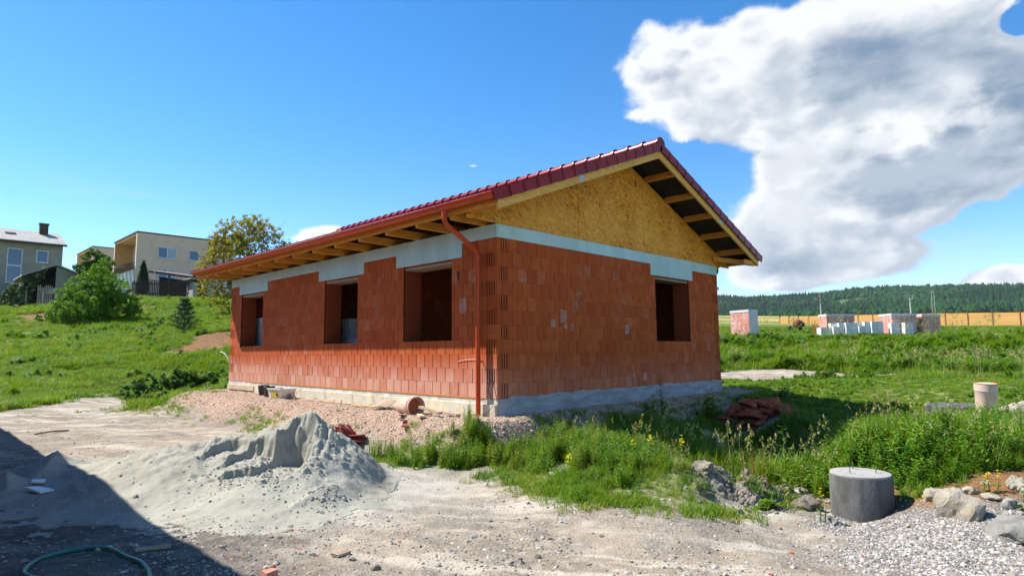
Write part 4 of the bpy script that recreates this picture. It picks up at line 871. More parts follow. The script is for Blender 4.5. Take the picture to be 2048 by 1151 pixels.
# ---- roof carpentry
OX, OY0, OY1 = .75, .77, .66; EZ = 2.985; SL = .39; RX = HW/2; ANG = math.atan(SL)
def uz(x): return EZ+SL*((x if x <= RX else HW-x)+OX)            # underside of the rafters
def carpentry():
    ys = [.30+.945*i for i in range(12)]+[11.38]
    for i, y in enumerate(ys):
        mb = MB(); mb.prism([(-OX-.004, y, EZ+.002), (HW+OX+.004, y, EZ+.002), (HW+OX+.004, y, EZ+.066), (HW+OX-.03, y, EZ+.067), (HW+OX-.03, y, EZ+.115), (HW+OX-.25, y, EZ+.15), (-OX+.25, y, EZ+.15), (-OX+.03, y, EZ+.115), (-OX+.03, y, EZ+.067), (-OX-.004, y, EZ+.066)], (0, .055, 0)); mb.obj('ceiling_joist', M['wood_x'], house)
        for s in (0, 1):
            A = [(-OX+.03, .118), (RX-.02, None)]; x0, x1 = -OX+.03, RX-.002
            q = [(x0, uz(x0)+.118-.012), (x1, uz(x1)+.0), (x1, uz(x1)+.16), (x0, uz(x0)+.16)]
            if s: q = [(HW-a, b) for a, b in q]
            mb = MB(); mb.prism([(a, y, b) for a, b in q], (0, .055, 0)); mb.obj('rafter', M['wood_x'], house)
        if i % 1 == 0:
            mb = MB()
            for xa, xb in ((1.0, 2.4), (2.4, RX), (RX, 5.7), (5.7, 7.1)):
                za = EZ+.15 if xa in (1.0, RX, 7.1) and xa != RX else uz(xa); zb = uz(xb)
                if xa == 1.0: za, zb = EZ+.13, uz(xb)+.02
                elif xb == RX: za, zb = EZ+.13, uz(RX)
                elif xa == RX: za, zb = uz(RX), EZ+.13
                else: za, zb = uz(xa)+.02, EZ+.13
                p, q = Vector((xa, y+.028, za)), Vector((xb, y+.028, zb)); d = (q-p)/2
                mb.obox((p+q)/2, d, (0, .024, 0), d.cross(Vector((0,1,0))).normalized()*.045)
            mb.obj('truss_web', M['wood_x'], house)
    # eave boards
    for s in (0, 1):
        x = -OX if s == 0 else HW+OX; dx = -.022 if s == 0 else .022; segs = [(-OY0+.004, 3.2), (3.203, 7.2), (7.203, HL+OY1-.004)]
        for a, b in segs: mb = MB(); mb.box((x, a, EZ+.068), (x+dx*-1 if s == 0 else x-dx, b, EZ+.165)); mb.obj('eave_board', M['wood_y'], house)
    # rake boards in two lengths each side, both gables
    for yy, d in ((-OY0-.04, .038), (HL+OY1, .038)):
        for s in (0, 1):
            for xa, xb in ((-OX-.002, 1.35), (1.354, RX-.001)):
                q = [(xa, uz(xa)-.005), (xb, uz(xb)-.005), (xb, uz(xb)+.165), (xa, uz(xa)+.165)]
                if s: q = [(HW-a, b) for a, b in q]
                mb = MB(); mb.prism([(a, yy, b) for a, b in q], (0, d, 0)); mb.obj('rake_board', M['wood_rake'], house)
            if yy < 0:
                xc = 1.35; ux = Vector((math.cos(ANG), 0, math.sin(ANG))); c = Vector((xc, yy-.002, uz(xc)+.085)); 
                if s: ux.x *= -1; c.x = HW-c.x
                mb = MB(); mb.obox(c, ux*.075, (0, .0015, 0), Vector((-ux.z*(1 if not s else -1), 0, abs(ux.x)))*.06); mb.obj('joint_plate', M['metal'], house)
    # outriggers carrying the rake
    for s in (0, 1):
        for k in range(6):
            x = RX-.06-.86*(k+.72)
            if k == 5: x = -OX+.12
            zc = uz(x)+.075; xx = HW-x if s else x
            ux = Vector((math.cos(ANG), 0, math.sin(ANG)*(1 if not s else -1)))
            mb = MB(); mb.obox((xx, -OY0/2-.001, zc), ux*.032, (0, OY0/2-.004, 0), Vector((-ux.z, 0, ux.x))*.068); mb.obj('outrigger', M['wood_y'], house)
    # corner brace under each front eave corner
    for s in (1,):
        a = Vector((.25 if not s else HW-.25, -.03, EZ+.17)); b = Vector((-OX+.1 if not s else HW+OX-.1, -OY0+.05, EZ+.06)); d = (b-a)/2
        mb = MB(); mb.obox((a+b)/2, d, d.cross(Vector((0,0,1))).normalized()*.03, d.cross(d.cross(Vector((0,0,1)))).normalized()*.06); mb.obj('corner_brace', M['wood_y'], house)
        xx = 0 if not s else HW
        mb = MB(); mb.box((-OX+.03 if not s else HW, -OY0+.003, EZ+.002), (0 if not s else HW+OX-.03, -OY0+.05, EZ+.11)); mb.obj('eave_return', M['wood_x'], house)
    # roofing felt
    for s in (0, 1):
        q = [(-OX-.02, uz(-OX-.02)+.168), (RX, uz(RX)+.168), (RX, uz(RX)+.176), (-OX-.02, uz(-OX-.02)+.176)]
        if s: q = [(HW-a, b) for a, b in q]
        mb = MB(); mb.prism([(a, -OY0-.036, b) for a, b in q], (0, HL+OY0+OY1+.07, 0)); mb.obj('roofing_felt', M['membrane'], house)
    # strand board gables, cut in sheets
    cuts = [-OX+.05, 1.0, 2.25, 3.5, 4.6, 5.85, 7.1, HW+OX-.05]
    for yy in (-.016, HL+.004):
        for a, b in zip(cuts[:-1], cuts[1:]):
            a2, b2 = a+.004, b-.004
            top = [(b2, uz(b2)+.05)]+([(RX, uz(RX)+.05)] if a2 < RX < b2 else [])+[(a2, uz(a2)+.05)]
            mb = MB(); mb.prism([(x, yy+(.003 if cuts.index(a) % 2 else 0), z) for x, z in [(a2, HB+.002), (b2, HB+.002)]+top], (0, .012, 0)); o = mb.obj('strand_board', M['osb'], house)
carpentry()
# ---- tiles
def tile_profile(k=9):
    """double roll across 30 cm"""
    return [(.300*i/(k-1), .030*(.5-.5*math.cos(2*math.pi*2*i/(k-1)-.0))**.75) for i in range(k)]
def tile_mesh():
    pr = [(.30*i/12, .034*abs(math.sin(math.pi*i/6))**.8) for i in range(13)]; L = .40; th = .016; mb = MB(); V = []; n = len(pr)
    # local: x up the slope from the lower edge, y across, z out
    for xx, lift in ((0, .030), (L, .004)):
        V += [(xx, y, z+lift) for y, z in pr]+[(xx, y, z+lift-th) for y, z in pr]
    F = []
    for i in range(n-1):
        F.append((i, 2*n+i, 2*n+i+1, i+1)); F.append((i, i+1, n+i+1, n+i))
        F.append((n+i, n+i+1, 3*n+i+1, 3*n+i))
    F.append((n-1, 2*n-1, 4*n-1, 3*n-1)[::-1]); F.append((0, n, 3*n, 2*n))
    mb.add(V, F, 0, True); me = mb.mesh('roof_tile', M['tile']); me.set_sharp_from_angle(angle=R(40)); return me
def make_roof_tiles():
    roof = thing('roof_covering', None, None); roof.parent = house; del_ = None
    tm = tile_mesh(); rows = 15; n0 = 44; x0 = -OX-.17; step = (RX-x0-.05)/math.cos(ANG)/rows; base = .25; y0 = -OY0-.055
    W = HL+OY0+OY1+.11; cols = int(round(W/.30)); cw = W/cols
    ML = Matrix.Rotation(-ANG, 4, 'Y')
    cp = Vector((CX, CY, CZ)); L = []
    for r in range(rows):
        for c in range(cols):
            s_ = r*step; x = x0+s_*math.cos(ANG); z = uz(-OX)+base+SL*(x+OX); L.append((x, y0+c*cw, z, r, c))
    # nearest show largest; the eave row is what the low eye sees
    L.sort(key=lambda e: (Vector((e[0], e[1], e[2]))-cp).length*(1.0 if e[3] == 0 else 1.5+e[3]*.12))
    rest = []; k = 0
    rs = random.Random(3)
    for e in L:
        T = Matrix.Translation((e[0]+rs.uniform(-.004, .004), e[1], e[2]+rs.uniform(-.002, .002))) @ ML @ Matrix.Scale(cw/.30, 4, (0, 1, 0))
        if k < 300:
            o = link('roof_tile', tm, roof); o.matrix_local = T; k += 1
        else: rest.append(T)
    # far slope
    for r in range(rows):
        for c in range(cols):
            s_ = r*step; x = HW-x0-s_*math.cos(ANG); z = uz(-OX)+base+SL*((HW-x)+OX)
            rest.append(Matrix.Translation((x, y0+(c+1)*cw, z)) @ Matrix.Rotation(math.pi, 4, 'Z') @ ML)
    tv = np.array([v.co[:] for v in tm.vertices]); tf = [tuple(p.vertices) for p in tm.polygons]; V = []; F = []
    for i, T in enumerate(rest):
        A = np.array(T); V.append(tv@A[:3,:3].T+A[:3,3])
    V = np.vstack(V); Fq = np.array([f for f in tf]); Q = (Fq[None]+np.arange(len(rest))[:,None,None]*len(tv)).reshape(-1, 4)
    me = big_mesh('roof_tiles_rest', V, Q, M['tile'], smooth=True); me.set_sharp_from_angle(angle=R(40))
    tag(link('roof_tile_field', me, roof), kind='stuff')
    # verge tiles: top flange and the hanging face
    def verge(s, r, front=True):
        mb = MB(); L_ = step*1.12; d = .215; y = y0-.018 if front else HL+OY1+.075; sg = -1 if front else 1
        mb.box((0, 0, -.105), (L_, .016*sg, .075)); mb.box((0, .0, .059), (L_, -.14*sg, .075)); mb.box((0, .016*sg, -.105), (.02, .022*sg, .075))
        o = mb.obj('verge_tile', M['tile'], roof)
        x = x0+.02+r*step*math.cos(ANG); z = uz(-OX)+base+SL*(x+OX)+.012
        T = Matrix.Translation((x, y, z)) @ Matrix.Rotation(-ANG+.035, 4, 'Y')
        if s: T = Matrix.Translation((HW-x, y, z)) @ Matrix.Rotation(ANG-.035, 4, 'Y') @ Matrix.Scale(-1, 4, (1, 0, 0))
        o.matrix_local = T; return o
    for r in range(rows): verge(0, r); verge(1, r)
    for r in range(rows): verge(0, r, False)
    # ridge tiles, tapered half pipes overlapping
    def cap(y, first=False):
        mb = MB(); L_ = .42; k = 10; V = []
        for yy, r_ in ((0, .145), (.03, .145), (.032, .130), (L_, .112)):
            V += [(math.cos(math.pi*(j/k))*r_*1.12, yy, math.sin(math.pi*j/k)*r_) for j in range(k+1)]
        F = [(i*(k+1)+j, (i+1)*(k+1)+j, (i+1)*(k+1)+j+1, i*(k+1)+j+1) for i in range(3) for j in range(k)]
        mb.add(V, F, 0, True)
        if first: mb.add([v for v in V[:k+1]], [tuple(range(k+1))], 0)
        o = mb.obj('ridge_tile', M['tile'], roof); o.location = (RX, y, uz(RX)+base+.045); return o
    y = y0-.03; i = 0
    while y < HL+OY1: cap(y, i == 0); y += .378; i += 1
make_roof_tiles()
# ---- gutters and downpipes
def gutter(x, mat, s, name_label=None):
    mb = MB(); k = 10; r = .088; th = .0035; z = 3.215; y0, y1 = -OY0-.07, HL+OY1+.05; V = []
    segs = [y0, y1]
    ang = [math.pi+math.pi*j/k for j in range(k+1)]
    for y in (y0, y1):
        V += [(x+math.cos(a)*r, y, z+math.sin(a)*r-(y-y0)*.0008) for a in ang]
    for y in (y0, y1):
        V += [(x+math.cos(a)*(r-th), y, z+math.sin(a)*(r-th)-(y-y0)*.0008) for a in ang]
    n = k+1; F = [(j, j+1, n+j+1, n+j) for j in range(k)]+[(2*n+j, 3*n+j, 3*n+j+1, 2*n+j+1) for j in range(k)]
    mb.add(V, F, 0, True); mb.add([V[j] for j in range(n)], [tuple(range(n))], 0); mb.add([V[n+j] for j in range(n)], [tuple(range(n))[::-1]], 0)
    sgn = -1 if s == 0 else 1
    mb.tube([(x+sgn*r, y0, z+.004), (x+sgn*r, y1, z-.006)], .0085, 6, True, 0)
    g = mb.obj('gutter', mat, house)
    for y in np.arange(y0+.4, y1, .95):
        b = MB(); zz = z-(y-y0)*.0008
        P = [(x+math.cos(a)*(r+.003), y, zz+math.sin(a)*(r+.003)) for a in ang]
        for p, q in zip(P[:-1], P[1:]): d = (Vector(q)-Vector(p))/2; b.obox((Vector(p)+Vector(q))/2, d*1.05, (0, .012, 0), d.cross(Vector((0,1,0))).normalized()*.0018)
        b.obj('gutter_bracket', mat, g)
    return g
gL = gutter(-OX-.100, M['gutter'], 0); gR = gutter(HW+OX+.100, M['gutter_dark'], 1)
def downpipe(pts, mat, r=.043):
    P = []
    for i, p in enumerate(pts):
        p = Vector(p)
        if 0 < i < len(pts)-1:
            a = (Vector(pts[i-1])-p).normalized(); b = (Vector(pts[i+1])-p).normalized(); q = .085
            for t in (0, .25, .5, .75, 1): P.append((p+a*q)*(1-t)**2+2*p*t*(1-t)+(p+b*q)*t*t)
        else: P.append(p)
    mb = MB(); mb.tube(P, r, 14, False); dp = mb.obj('downpipe', mat, house)
    mb = MB(); top = Vector(pts[0]); mb.lathe(top+Vector((0,0,-.12)), [(r+.005, 0), (r+.005, .05), (r+.014, .12)], 14); mb.obj('outlet', mat, dp)
    mb = MB(); e = Vector(pts[-2]); mb.lathe(e+Vector((0,0,-.17)), [(r+.0005, 0), (r+.006, .003), (r+.006, .06), (r+.0005, .063)], 14); mb.obj('socket', mat, dp)
    mb = MB(); mb.lathe((e.x, e.y, .62), [(r+.001, 0), (r+.006, .002), (r+.006, .022), (r+.001, .024)], 14); s_ = 1 if e.x < 4 else -1
    mb.box((min(e.x, e.x+s_*.11)+.045*(s_ > 0), e.y-.006, .625), (max(e.x, e.x+s_*.11)-.045*(s_ < 0), e.y+.006, .64)); mb.obj('pipe_clip', mat, dp)
downpipe([(-OX-.100, .37, 3.14), (-OX-.100, .37, 2.93), (-.105, .37, 2.52), (-.105, .37, -.27)], M['gutter'])
downpipe([(HW+OX+.100, .40, 3.14), (HW+OX+.100, .40, 2.93), (HW+.14, .40, 2.62), (HW+.14, .40, -.25)], M['gutter_dark'])
# conduit, cables and small wall marks
def wall_bits():
    mb = MB(); mb.tube([(-.012, 1.02, .62), (-.014, .8, .655), (-.012, .55, .66), (-.02, .40, .655)], .0035, 5); mb.obj('conduit', M['white_pl'], house)
    mb = MB(); mb.tube([(-.02, .13, -.02), (-.03, .20, .14), (-.035, .17, .27), (-.02, .12, .31), (-.03, .06, .24), (-.02, .01, .05), (-.03, -.01, -.04)], .0055, 5)
    mb.tube([(-.01, .12, .31), (-.03, .11, .2), (-.05, .08, .05), (-.06, .07, -.12), (-.10, .14, -.22), (-.16, .26, -.265), (-.2, .5, -.27)], .0055, 5); mb.obj('cable', M['cable'], house)
    mb = MB(); mb.tube([(-.01, 11.49, .55), (-.02, 11.56, .66), (-.05, 11.75, .8), (-.1, 11.95, .86)], .011, 5); mb.obj('cable', M['white_pl'], house)
    for y, z, w, h in ((.885, 1.62, .19, .28),):
        mb = MB(); mb.box((-.007, y-w/2, z-h/2), (.0, y+w/2, z+h/2)); mb.obj('patch', simple('mortar_patch', (.44,.25,.20), (.38,.14,.08), 7, .95), house)
    for x, z, w, h in ((1.75, 1.45, .20, .23), (1.44, 1.30, .15, .17), (1.80, 1.27, .10, .12), (2.0, 1.24, .06, .15), (3.85, 1.24, .17, .2), (4.07, .22, .10, .17), (4.5, .22, .16, .17)):
        mb = MB(); q = lambda: random.uniform(-.012, .012); P = [(x-w/2+q(), -.0065, z-h/2+q()), (x+.1*w, -.0065, z-h/2+q()*1.5), (x+w/2+q(), -.0065, z-h/2+q()), (x+w/2+q(), -.0065, z+.1*h), (x+w/2+q(), -.0065, z+h/2+q()), (x-.1*w, -.0065, z+h/2+q()*1.5), (x-w/2+q(), -.0065, z+h/2+q())]
        mb.prism(P, (0, .0085, 0)); mb.obj('patch', bpy.data.materials.get('mortar_patch'), house)
    mb = MB(); mb.prism([(-.003, 1.02, 2.08), (-.003, 1.06, 2.30), (-.003, .99, 2.36), (-.003, .985, 2.10)], (.004, 0, 0)); mb.obj('dark_nick', M['dark_in'], house)
    mb = MB(); mb.box((4.3, -.0185, 4.42), (4.34, -.0165, 4.58)); mb.obj('dark_nick', M['dark_in'], house)
    # small grey box on the far right of the gable side
    mb = MB(); mb.tube([(HW+.02, .05, 2.42), (HW+.09, .02, 2.42)], .006, 5); mb.tube([(HW+.09, .02, 2.36), (HW+.09, .02, 2.44)], .016, 6); mb.obj('hook', M['gutter_dark'], house)
wall_bits()
def interior():
    mb = MB(); mb.box((.44, .44, -.004), (HW-.44, HL-.44, .05)); mb.obj('floor_slab', M['concrete'], house)
    for a, b in (((2.9, .44), (3.02, 3.6)), ((.44, 3.62), (4.4, 3.74)), ((4.4, 3.62), (4.52, 8.0)), ((.44, 8.0), (7.66, 8.12))):
        mb = MB(); mb.box((a[0], a[1], .05), (b[0], b[1], 2.7)); mb.obj('partition', M['brick'], house)
    # ceiling laths seen through the openings
    for i in range(18):
        y = .6+i*.6; mb = MB(); mb.box((.445, y, 2.955), (HW-.445, y+.06, 2.982)); mb.obj('ceiling_lath', M['wood_pale'], house)
interior()
# ------------------------------------------------------------------ things round the house
def on(name, label, cat, x, y, rz=0, group=None, dz=0): return thing(name, label, cat, (x, y, gz(x, y)+dz), rz, group)
def yard_things():
    # two black buckets and a yellow labelled tub by the far part of the long wall
    for x, y, lab in ((-.34, 8.30, 'left one of the two black plastic buckets standing by the long brick wall'), (-.42, 7.78, 'black plastic bucket standing beside the white and yellow mortar tub')):
        o = on('bucket', lab, 'bucket', x, y, 0, 'black buckets by the wall', -.01)
        mb = MB(); mb.lathe((0,0,0), [(.105,0), (.135,.25), (.145,.25), (.145,.27), (.130,.27), (.102,.02), (0,.02)], 22); mb.obj('bucket_body', M['black_pl'], o)
        mb = MB(); P = [(.14*math.cos(a), .10*math.sin(a)-.03, .262+.01*math.sin(a)) for a in [math.pi*i/10+math.pi for i in range(11)]]; mb.tube(P, .004, 5); mb.obj('handle', M['metal'], o)
    o = on('mortar_tub', 'white rectangular plastic tub with yellow label and dark blue mark by the wall', 'tub', -.47, 6.98, .08, None, -.01)
    def shell(a, b, h, t=.006):
        mb = MB(); ib, it = a, b
        def ring(w, l, z): return [(-w/2,-l/2,z),(w/2,-l/2,z),(w/2,l/2,z),(-w/2,l/2,z)]
        V = ring(*a, 0)+ring(*b, h)+ring(b[0]-2*t, b[1]-2*t, h)+ring(a[0]-2*t, a[1]-2*t, t); F = [(3,2,1,0)]+[(i, (i+1)%4, 4+(i+1)%4, 4+i) for i in range(4)]+[(4+i, 4+(i+1)%4, 8+(i+1)%4, 8+i) for i in range(4)]+[(8+i, 8+(i+1)%4, 12+(i+1)%4, 12+i) for i in range(4)]+[(12,13,14,15)]
        mb.add(V, F); mb.box((-b[0]/2-.012, -b[1]/2-.012, h-.02), (-b[0]/2+.001, b[1]/2+.012, h)); mb.box((b[0]/2-.001, -b[1]/2-.012, h-.02), (b[0]/2+.012, b[1]/2+.012, h)); return mb
    shell((.34,.50), (.42,.60), .25).obj('tub_body', M['white_pl'], o)
    mb = MB(); mb.prism([(-.182,-.24,.045),(-.182,.16,.045),(-.200,.16,.19),(-.200,-.24,.19)], (-.003,0,0)); lb = mb.obj('label_panel', M['yellow'], o)
    mb = MB(); mb.prism([(-.190+0,-.14+.05*math.cos(a),.115+.05*math.sin(a)) for a in [i*math.pi/3 for i in range(6)]], (-.010,0,0)); mb.obj('mark', M['navy'], lb)
    o = on('wood_offcut', 'short brown wood offcut propped against the mortar tub', 'wood offcut', -.40, 6.58, .3); mb = MB(); mb.prism([(-.02,-.12,0),(-.02,.14,0),(-.02,.10,.13),(-.02,-.02,.17)], (.05,0,0)); mb.obj('board', M['wood_old'], o)
    o = on('long_lath', 'long thin pale lath lying on the gravel along the wall', 'lath', -.33, 4.6, 0); mb = MB(); mb.obox((0,0,.02), (.012,1.45,0), (.022,0,0), (0,0,.009)); mb.obj('lath', M['wood_pale'], o)
    o = on('second_lath', 'shorter pale lath lying in front of the long one', 'lath', -.52, 2.95, .25); mb = MB(); mb.obox((0,0,.02), (.05,.62,0), (.02,0,0), (0,0,.008)); mb.obj('lath', M['wood_pale'], o)
    o = on('stake', 'short dark stake stuck upright in the gravel', 'stake', -.62, 4.0); mb = MB(); mb.tube([(0,0,-.05), (.02,-.03,.11)], .008, 5); mb.obj('rod', M['pole_dark'], o)
    o = on('brown_board', 'tilted brown board with curled corner lying on the gravel', 'board', -.50, 2.60, .35)
    n = 8; V = [((j/n-.5)*.34, (i/n-.5)*.36, .06+.10*(j/n)+.03*math.sin(i/n*3)-.02*(i/n)) for i in range(n+1) for j in range(n+1)]; V2 = [(a, b, c-.012) for a, b, c in V]; k = (n+1)**2
    F = [(i*(n+1)+j, i*(n+1)+j+1, (i+1)*(n+1)+j+1, (i+1)*(n+1)+j) for i in range(n) for j in range(n)]; mb = MB(); mb.add(V+V2, F+[tuple(q+k for q in f[::-1]) for f in F])
    e = [i for i in range(n+1)]+[(n+1)*i+n for i in range(1, n+1)]+[(n+1)*n+j for j in range(n-1, -1, -1)]+[(n+1)*i for i in range(n-1, 0, -1)]
    mb.add([V[i] for i in e]+[V2[i] for i in e], [(i, len(e)+i, len(e)+(i+1) % len(e), (i+1) % len(e)) for i in range(len(e))]); mb.obj('sheet', M['wood_old'], o)
    # toppled terracotta plastic barrel
    o = on('plastic_barrel', 'dusty terracotta plastic barrel lying on its side by the wall', 'barrel', -.62, 1.62, 0, None, .14)
    mb = MB(); ax = Vector((-.10,-1,0)).normalized(); mb.lathe(-ax*.26, [(.0,.0),(.135,.0),(.150,.02),(.158,.40),(.170,.405),(.172,.43),(.160,.435),(.160,.47),(.178,.475),(.178,.50),(.160,.50),(.150,.46),(.140,.06),(0,.05)], 30, axis=ax); mb.obj('barrel_body', M['terra_pl'], o)
    mb = MB(); mb.lathe(-ax*.26, [(.0,.30),(.148,.302),(.148,.31),(0,.31)], 30, axis=ax); mb.obj('barrel_lid', M['pipe_in'], o)
    planks = ((-.70,.92,.10,.62,-.20,.10,'grey weathered plank resting on the rim of the fallen barrel','wood_old'),(-.52,.55,.05,.36,-.35,.03,'split grey plank end lying by the downpipe foot','wood_old'),(-.82,1.02,.03,.28,-.9,.02,'pale dusty board piece in front of the barrel','wood_pale'))
    for x, y, z, L_, a, tl, lab, mt in planks:
        o = on('plank', lab, 'plank', x, y, 0, 'planks by the fallen barrel'); d = Vector((math.sin(a)*.4, -math.cos(a), -tl)).normalized()
        mb = MB(); mb.obox((0,0,z), d*L_*.5, d.cross(Vector((0,0,1))).normalized()*.045, (0,0,.018)); mb.obj('board', M[mt], o)
    bits = ((-1.0,1.22,.18,.5,'curved red tile piece nearest the gravel slope'),(-.9,1.42,.15,1.4,'small red tile shard behind the plank'),(-1.1,1.02,.2,-.4,'long red tile sliver lying flat'))
    for x, y, L_, a, lab in bits:
        o = on('tile_shard', lab, 'tile shard', x, y, a, 'shards by the barrel'); mb = MB(); mb.prism([(-L_/2,-.05,.02),(L_/2,-.03,.01),(L_*.4,.06,.03),(-L_*.3,.07,.035)], (0,0,.014)); mb.obj('shard', M['redtile_old'], o)
    # heap of spare tiles on the slope of the gravel
    base = (-1.72, 2.02); rs = random.Random(12)
    def tile_piece(mb):
        pr = [(.30*i/8-.15, .03*abs(math.sin(math.pi*i/4))) for i in range(9)]; V = [(x, y, z) for x in (-.2, .2) for y, z in pr]+[(x, y, z-.014) for x in (-.2, .2) for y, z in pr]; n = 9
        F = [(i, n+i, n+i+1, i+1) for i in range(8)]+[(2*n+i, 2*n+i+1, 3*n+i+1, 3*n+i) for i in range(8)]+[(i, i+1, 2*n+i+1, 2*n+i) for i in range(8)]+[(n+i, 3*n+i, 3*n+i+1, n+i+1) for i in range(8)]+[(0, 2*n, 3*n, n), (n-1, 2*n-1, 4*n-1, 3*n-1)]
        mb.add(V, F); return mb
    names = ['topmost','leftmost','front left','middle','rear','steeply tilted','right hand','half buried','front','small upper']
    for i, (dx, dy, dz, rx, ry, rz) in enumerate([(0,0,.20,.5,.3,.4),(-.18,.26,.05,.15,-.4,.3),(-.15,.05,.06,.3,.2,.9),(0,.08,.13,-.3,.5,.2),(.16,.1,.10,.2,-.6,1.4),(.05,-.12,.15,.9,.4,.1),(.04,-.34,.06,-.3,.25,.5),(.17,-.22,.05,.5,.1,2.0),(-.17,-.18,.05,.1,.4,-.3),(.08,.24,.10,-.5,.3,2.4)]):
        o = on('spare_tile', f'{names[i]} dusty red roof tile in the tile heap behind the sand', 'roof tile', base[0]+dx, base[1]+dy, 0, 'spare roof tiles heaped behind the sand', dz)
        o.rotation_euler = (rx, ry, rz); tile_piece(MB()).obj('tile', M['redtile_old'], o).scale = (.85, .85, .85)
    # concrete inspection ring with lid
    o = on('concrete_ring', 'upright concrete shaft ring with pale lid and three lifting loops', 'concrete ring', .30, -5.36, .3, None, -.04); o.scale = (.88, .88, 1.0)
    mb = MB(); mb.lathe((0,0,0), [(.352,0),(.352,.02),(.349,.455),(.345,.46),(.30,.46)], 48); mb.v = [(x_*(1+k_), y_*(1+k_), z_) for (x_, y_, z_) in mb.v for k_ in [.012*float(fbm(np.array([x_*3+9]), np.array([y_*3+z_*4]), 2.0, 3, 951)[0])]]; mb.obj('ring', M['concrete'], o)
    mb = MB(); mb.lathe((0,0,.45), [(.338,0),(.338,.022),(.332,.028),(.20,.036),(0,.034)], 48); lid = mb.obj('lid', M['concrete_top'], o)
    for a, d in ((.4,.19),(2.5,.19),(4.6,.17)):
        mb = MB(); cx, cy = math.cos(a)*d, math.sin(a)*d; mb.tube([(cx-.028,cy,.475),(cx-.027,cy,.525),(cx-.012,cy,.547),(cx+.012,cy,.547),(cx+.027,cy,.525),(cx+.028,cy,.475)], .005, 6); mb.obj('lifting_loop', M['pole_dark'], lid)
    o = on('flat_ring', 'low grey concrete ring lying in the grass beside the pipe stub', 'concrete ring', 7.75, -5.05, 0, None, .03)
    mb = MB(); mb.lathe((0,0,0), [(.52,-.1),(.52,.14),(.50,.16),(.42,.16),(.40,.14),(.40,-.1)], 36); mb.obj('ring', M['concrete'], o); mb = MB(); mb.lathe((0,0,.10), [(.40,0),(.40,.05),(0,.055)], 36); mb.obj('lid', M['concrete'], o)
    o = on('pipe_stub', 'upright dusty orange plastic pipe stub in the grass by the gravel heap', 'pipe', 6.70, -5.68, 0, None, .04); o.rotation_euler = (.05, -.06, 0); o.scale = (1.05, 1.05, 1.15)
    mb = MB(); mb.lathe((0,0,0), [(.150,0),(.158,.30),(.166,.31),(.166,.42)], 28); mb.obj('pipe', M['pipe_pl'], o); mb = MB(); mb.lathe((0,0,0), [(.1665,.415),(.169,.425),(.160,.43),(.155,.42),(.15,.2)], 28); mb.obj('rim', M['pipe_in'], o)
    # green hose
    def close(pts, n=6):
        P = [Vector(p) for p in pts]; out = []
        for i in range(1, len(P)-2):
            for k in range(n):
                t = k/n; a, b, c, d = P[i-1], P[i], P[i+1], P[i+2]; out.append(.5*((2*b)+(c-a)*t+(2*a-5*b+4*c-d)*t*t+(3*b-a-3*c+d)*t**3))
        return out
    raw = [(-6.2,-2.75),(-6.14,-2.3),(-6.33,-1.95),(-6.41,-1.55),(-6.30,-1.22),(-6.12,-1.05),(-5.96,-1.08),(-5.83,-1.28),(-5.76,-1.62),(-5.74,-1.95),(-5.78,-2.3),(-5.9,-2.62),(-6.1,-2.8),(-6.5,-2.9)]
    P = close([(x, y, gz(x, y)+.018) for x, y in raw])
    mb = MB(); mb.tube(P, .0165, 10, True); h = mb.obj('garden_hose', M['hose']); tag(h, 'thick green hose curled in a loop on the shaded ground', 'hose')
    # loose bits on the yard
    o = on('broken_slab', 'flat brown grey tile slab piece lying in the front yard', 'broken slab', -4.53, -2.80, .4); mb = MB(); mb.prism([(-.085,-.06,.012),(.06,-.075,.006),(.10,.03,.012),(.01,.055,.02),(-.08,.02,.02)], (0,0,.022)); mb.obj('slab', M['wood_old'], o)
    o = on('brick_shard', 'pink red brick shard at the bottom edge of the yard', 'brick shard', -5.14, -2.86, .2); mb = MB(); mb.prism([(-.05,-.04,0),(.055,-.03,0),(.05,.04,0),(-.03,.05,0)], (0,0,.05)); mb.obj('shard', simple('pink_clay', (.55,.22,.15), None, 8, .9), o)
    o = on('foam_scrap', 'white foam scrap lying in the shade near the sand', 'scrap', -5.88, 1.62, .5); mb = MB(); mb.prism([(-.09,-.14,.01),(.06,-.16,.01),(.08,.12,.03),(-.05,.15,.04)], (0,0,.02)); mb.obj('sheet', M['white_pl'], o)
    o = on('foam_scrap', 'smaller white scrap behind the first one in the shade', 'scrap', -5.83, 2.05, 1.1); mb = MB(); mb.prism([(-.07,-.08,.01),(.06,-.07,.02),(.05,.07,.03),(-.06,.05,.02)], (0,0,.02)); mb.obj('sheet', M['white_pl'], o)
    o = on('plank', 'grey wooden slat lying in the shade beside the hose', 'plank', -5.55, -1.55, -.4); mb = MB(); mb.box((-.13,-.03,.01), (.13,.03,.03)); mb.obj('board', M['wood_old'], o)
    o = on('thin_stick', 'thin brown stick on the dirt at the left edge', 'stick', -4.7, 8.4, .5); mb = MB(); mb.tube([(-.35,0,.03),(0,.02,.04),(.36,0,.02)], .018, 5); mb.obj('stick', M['wood_old'], o)
yard_things()

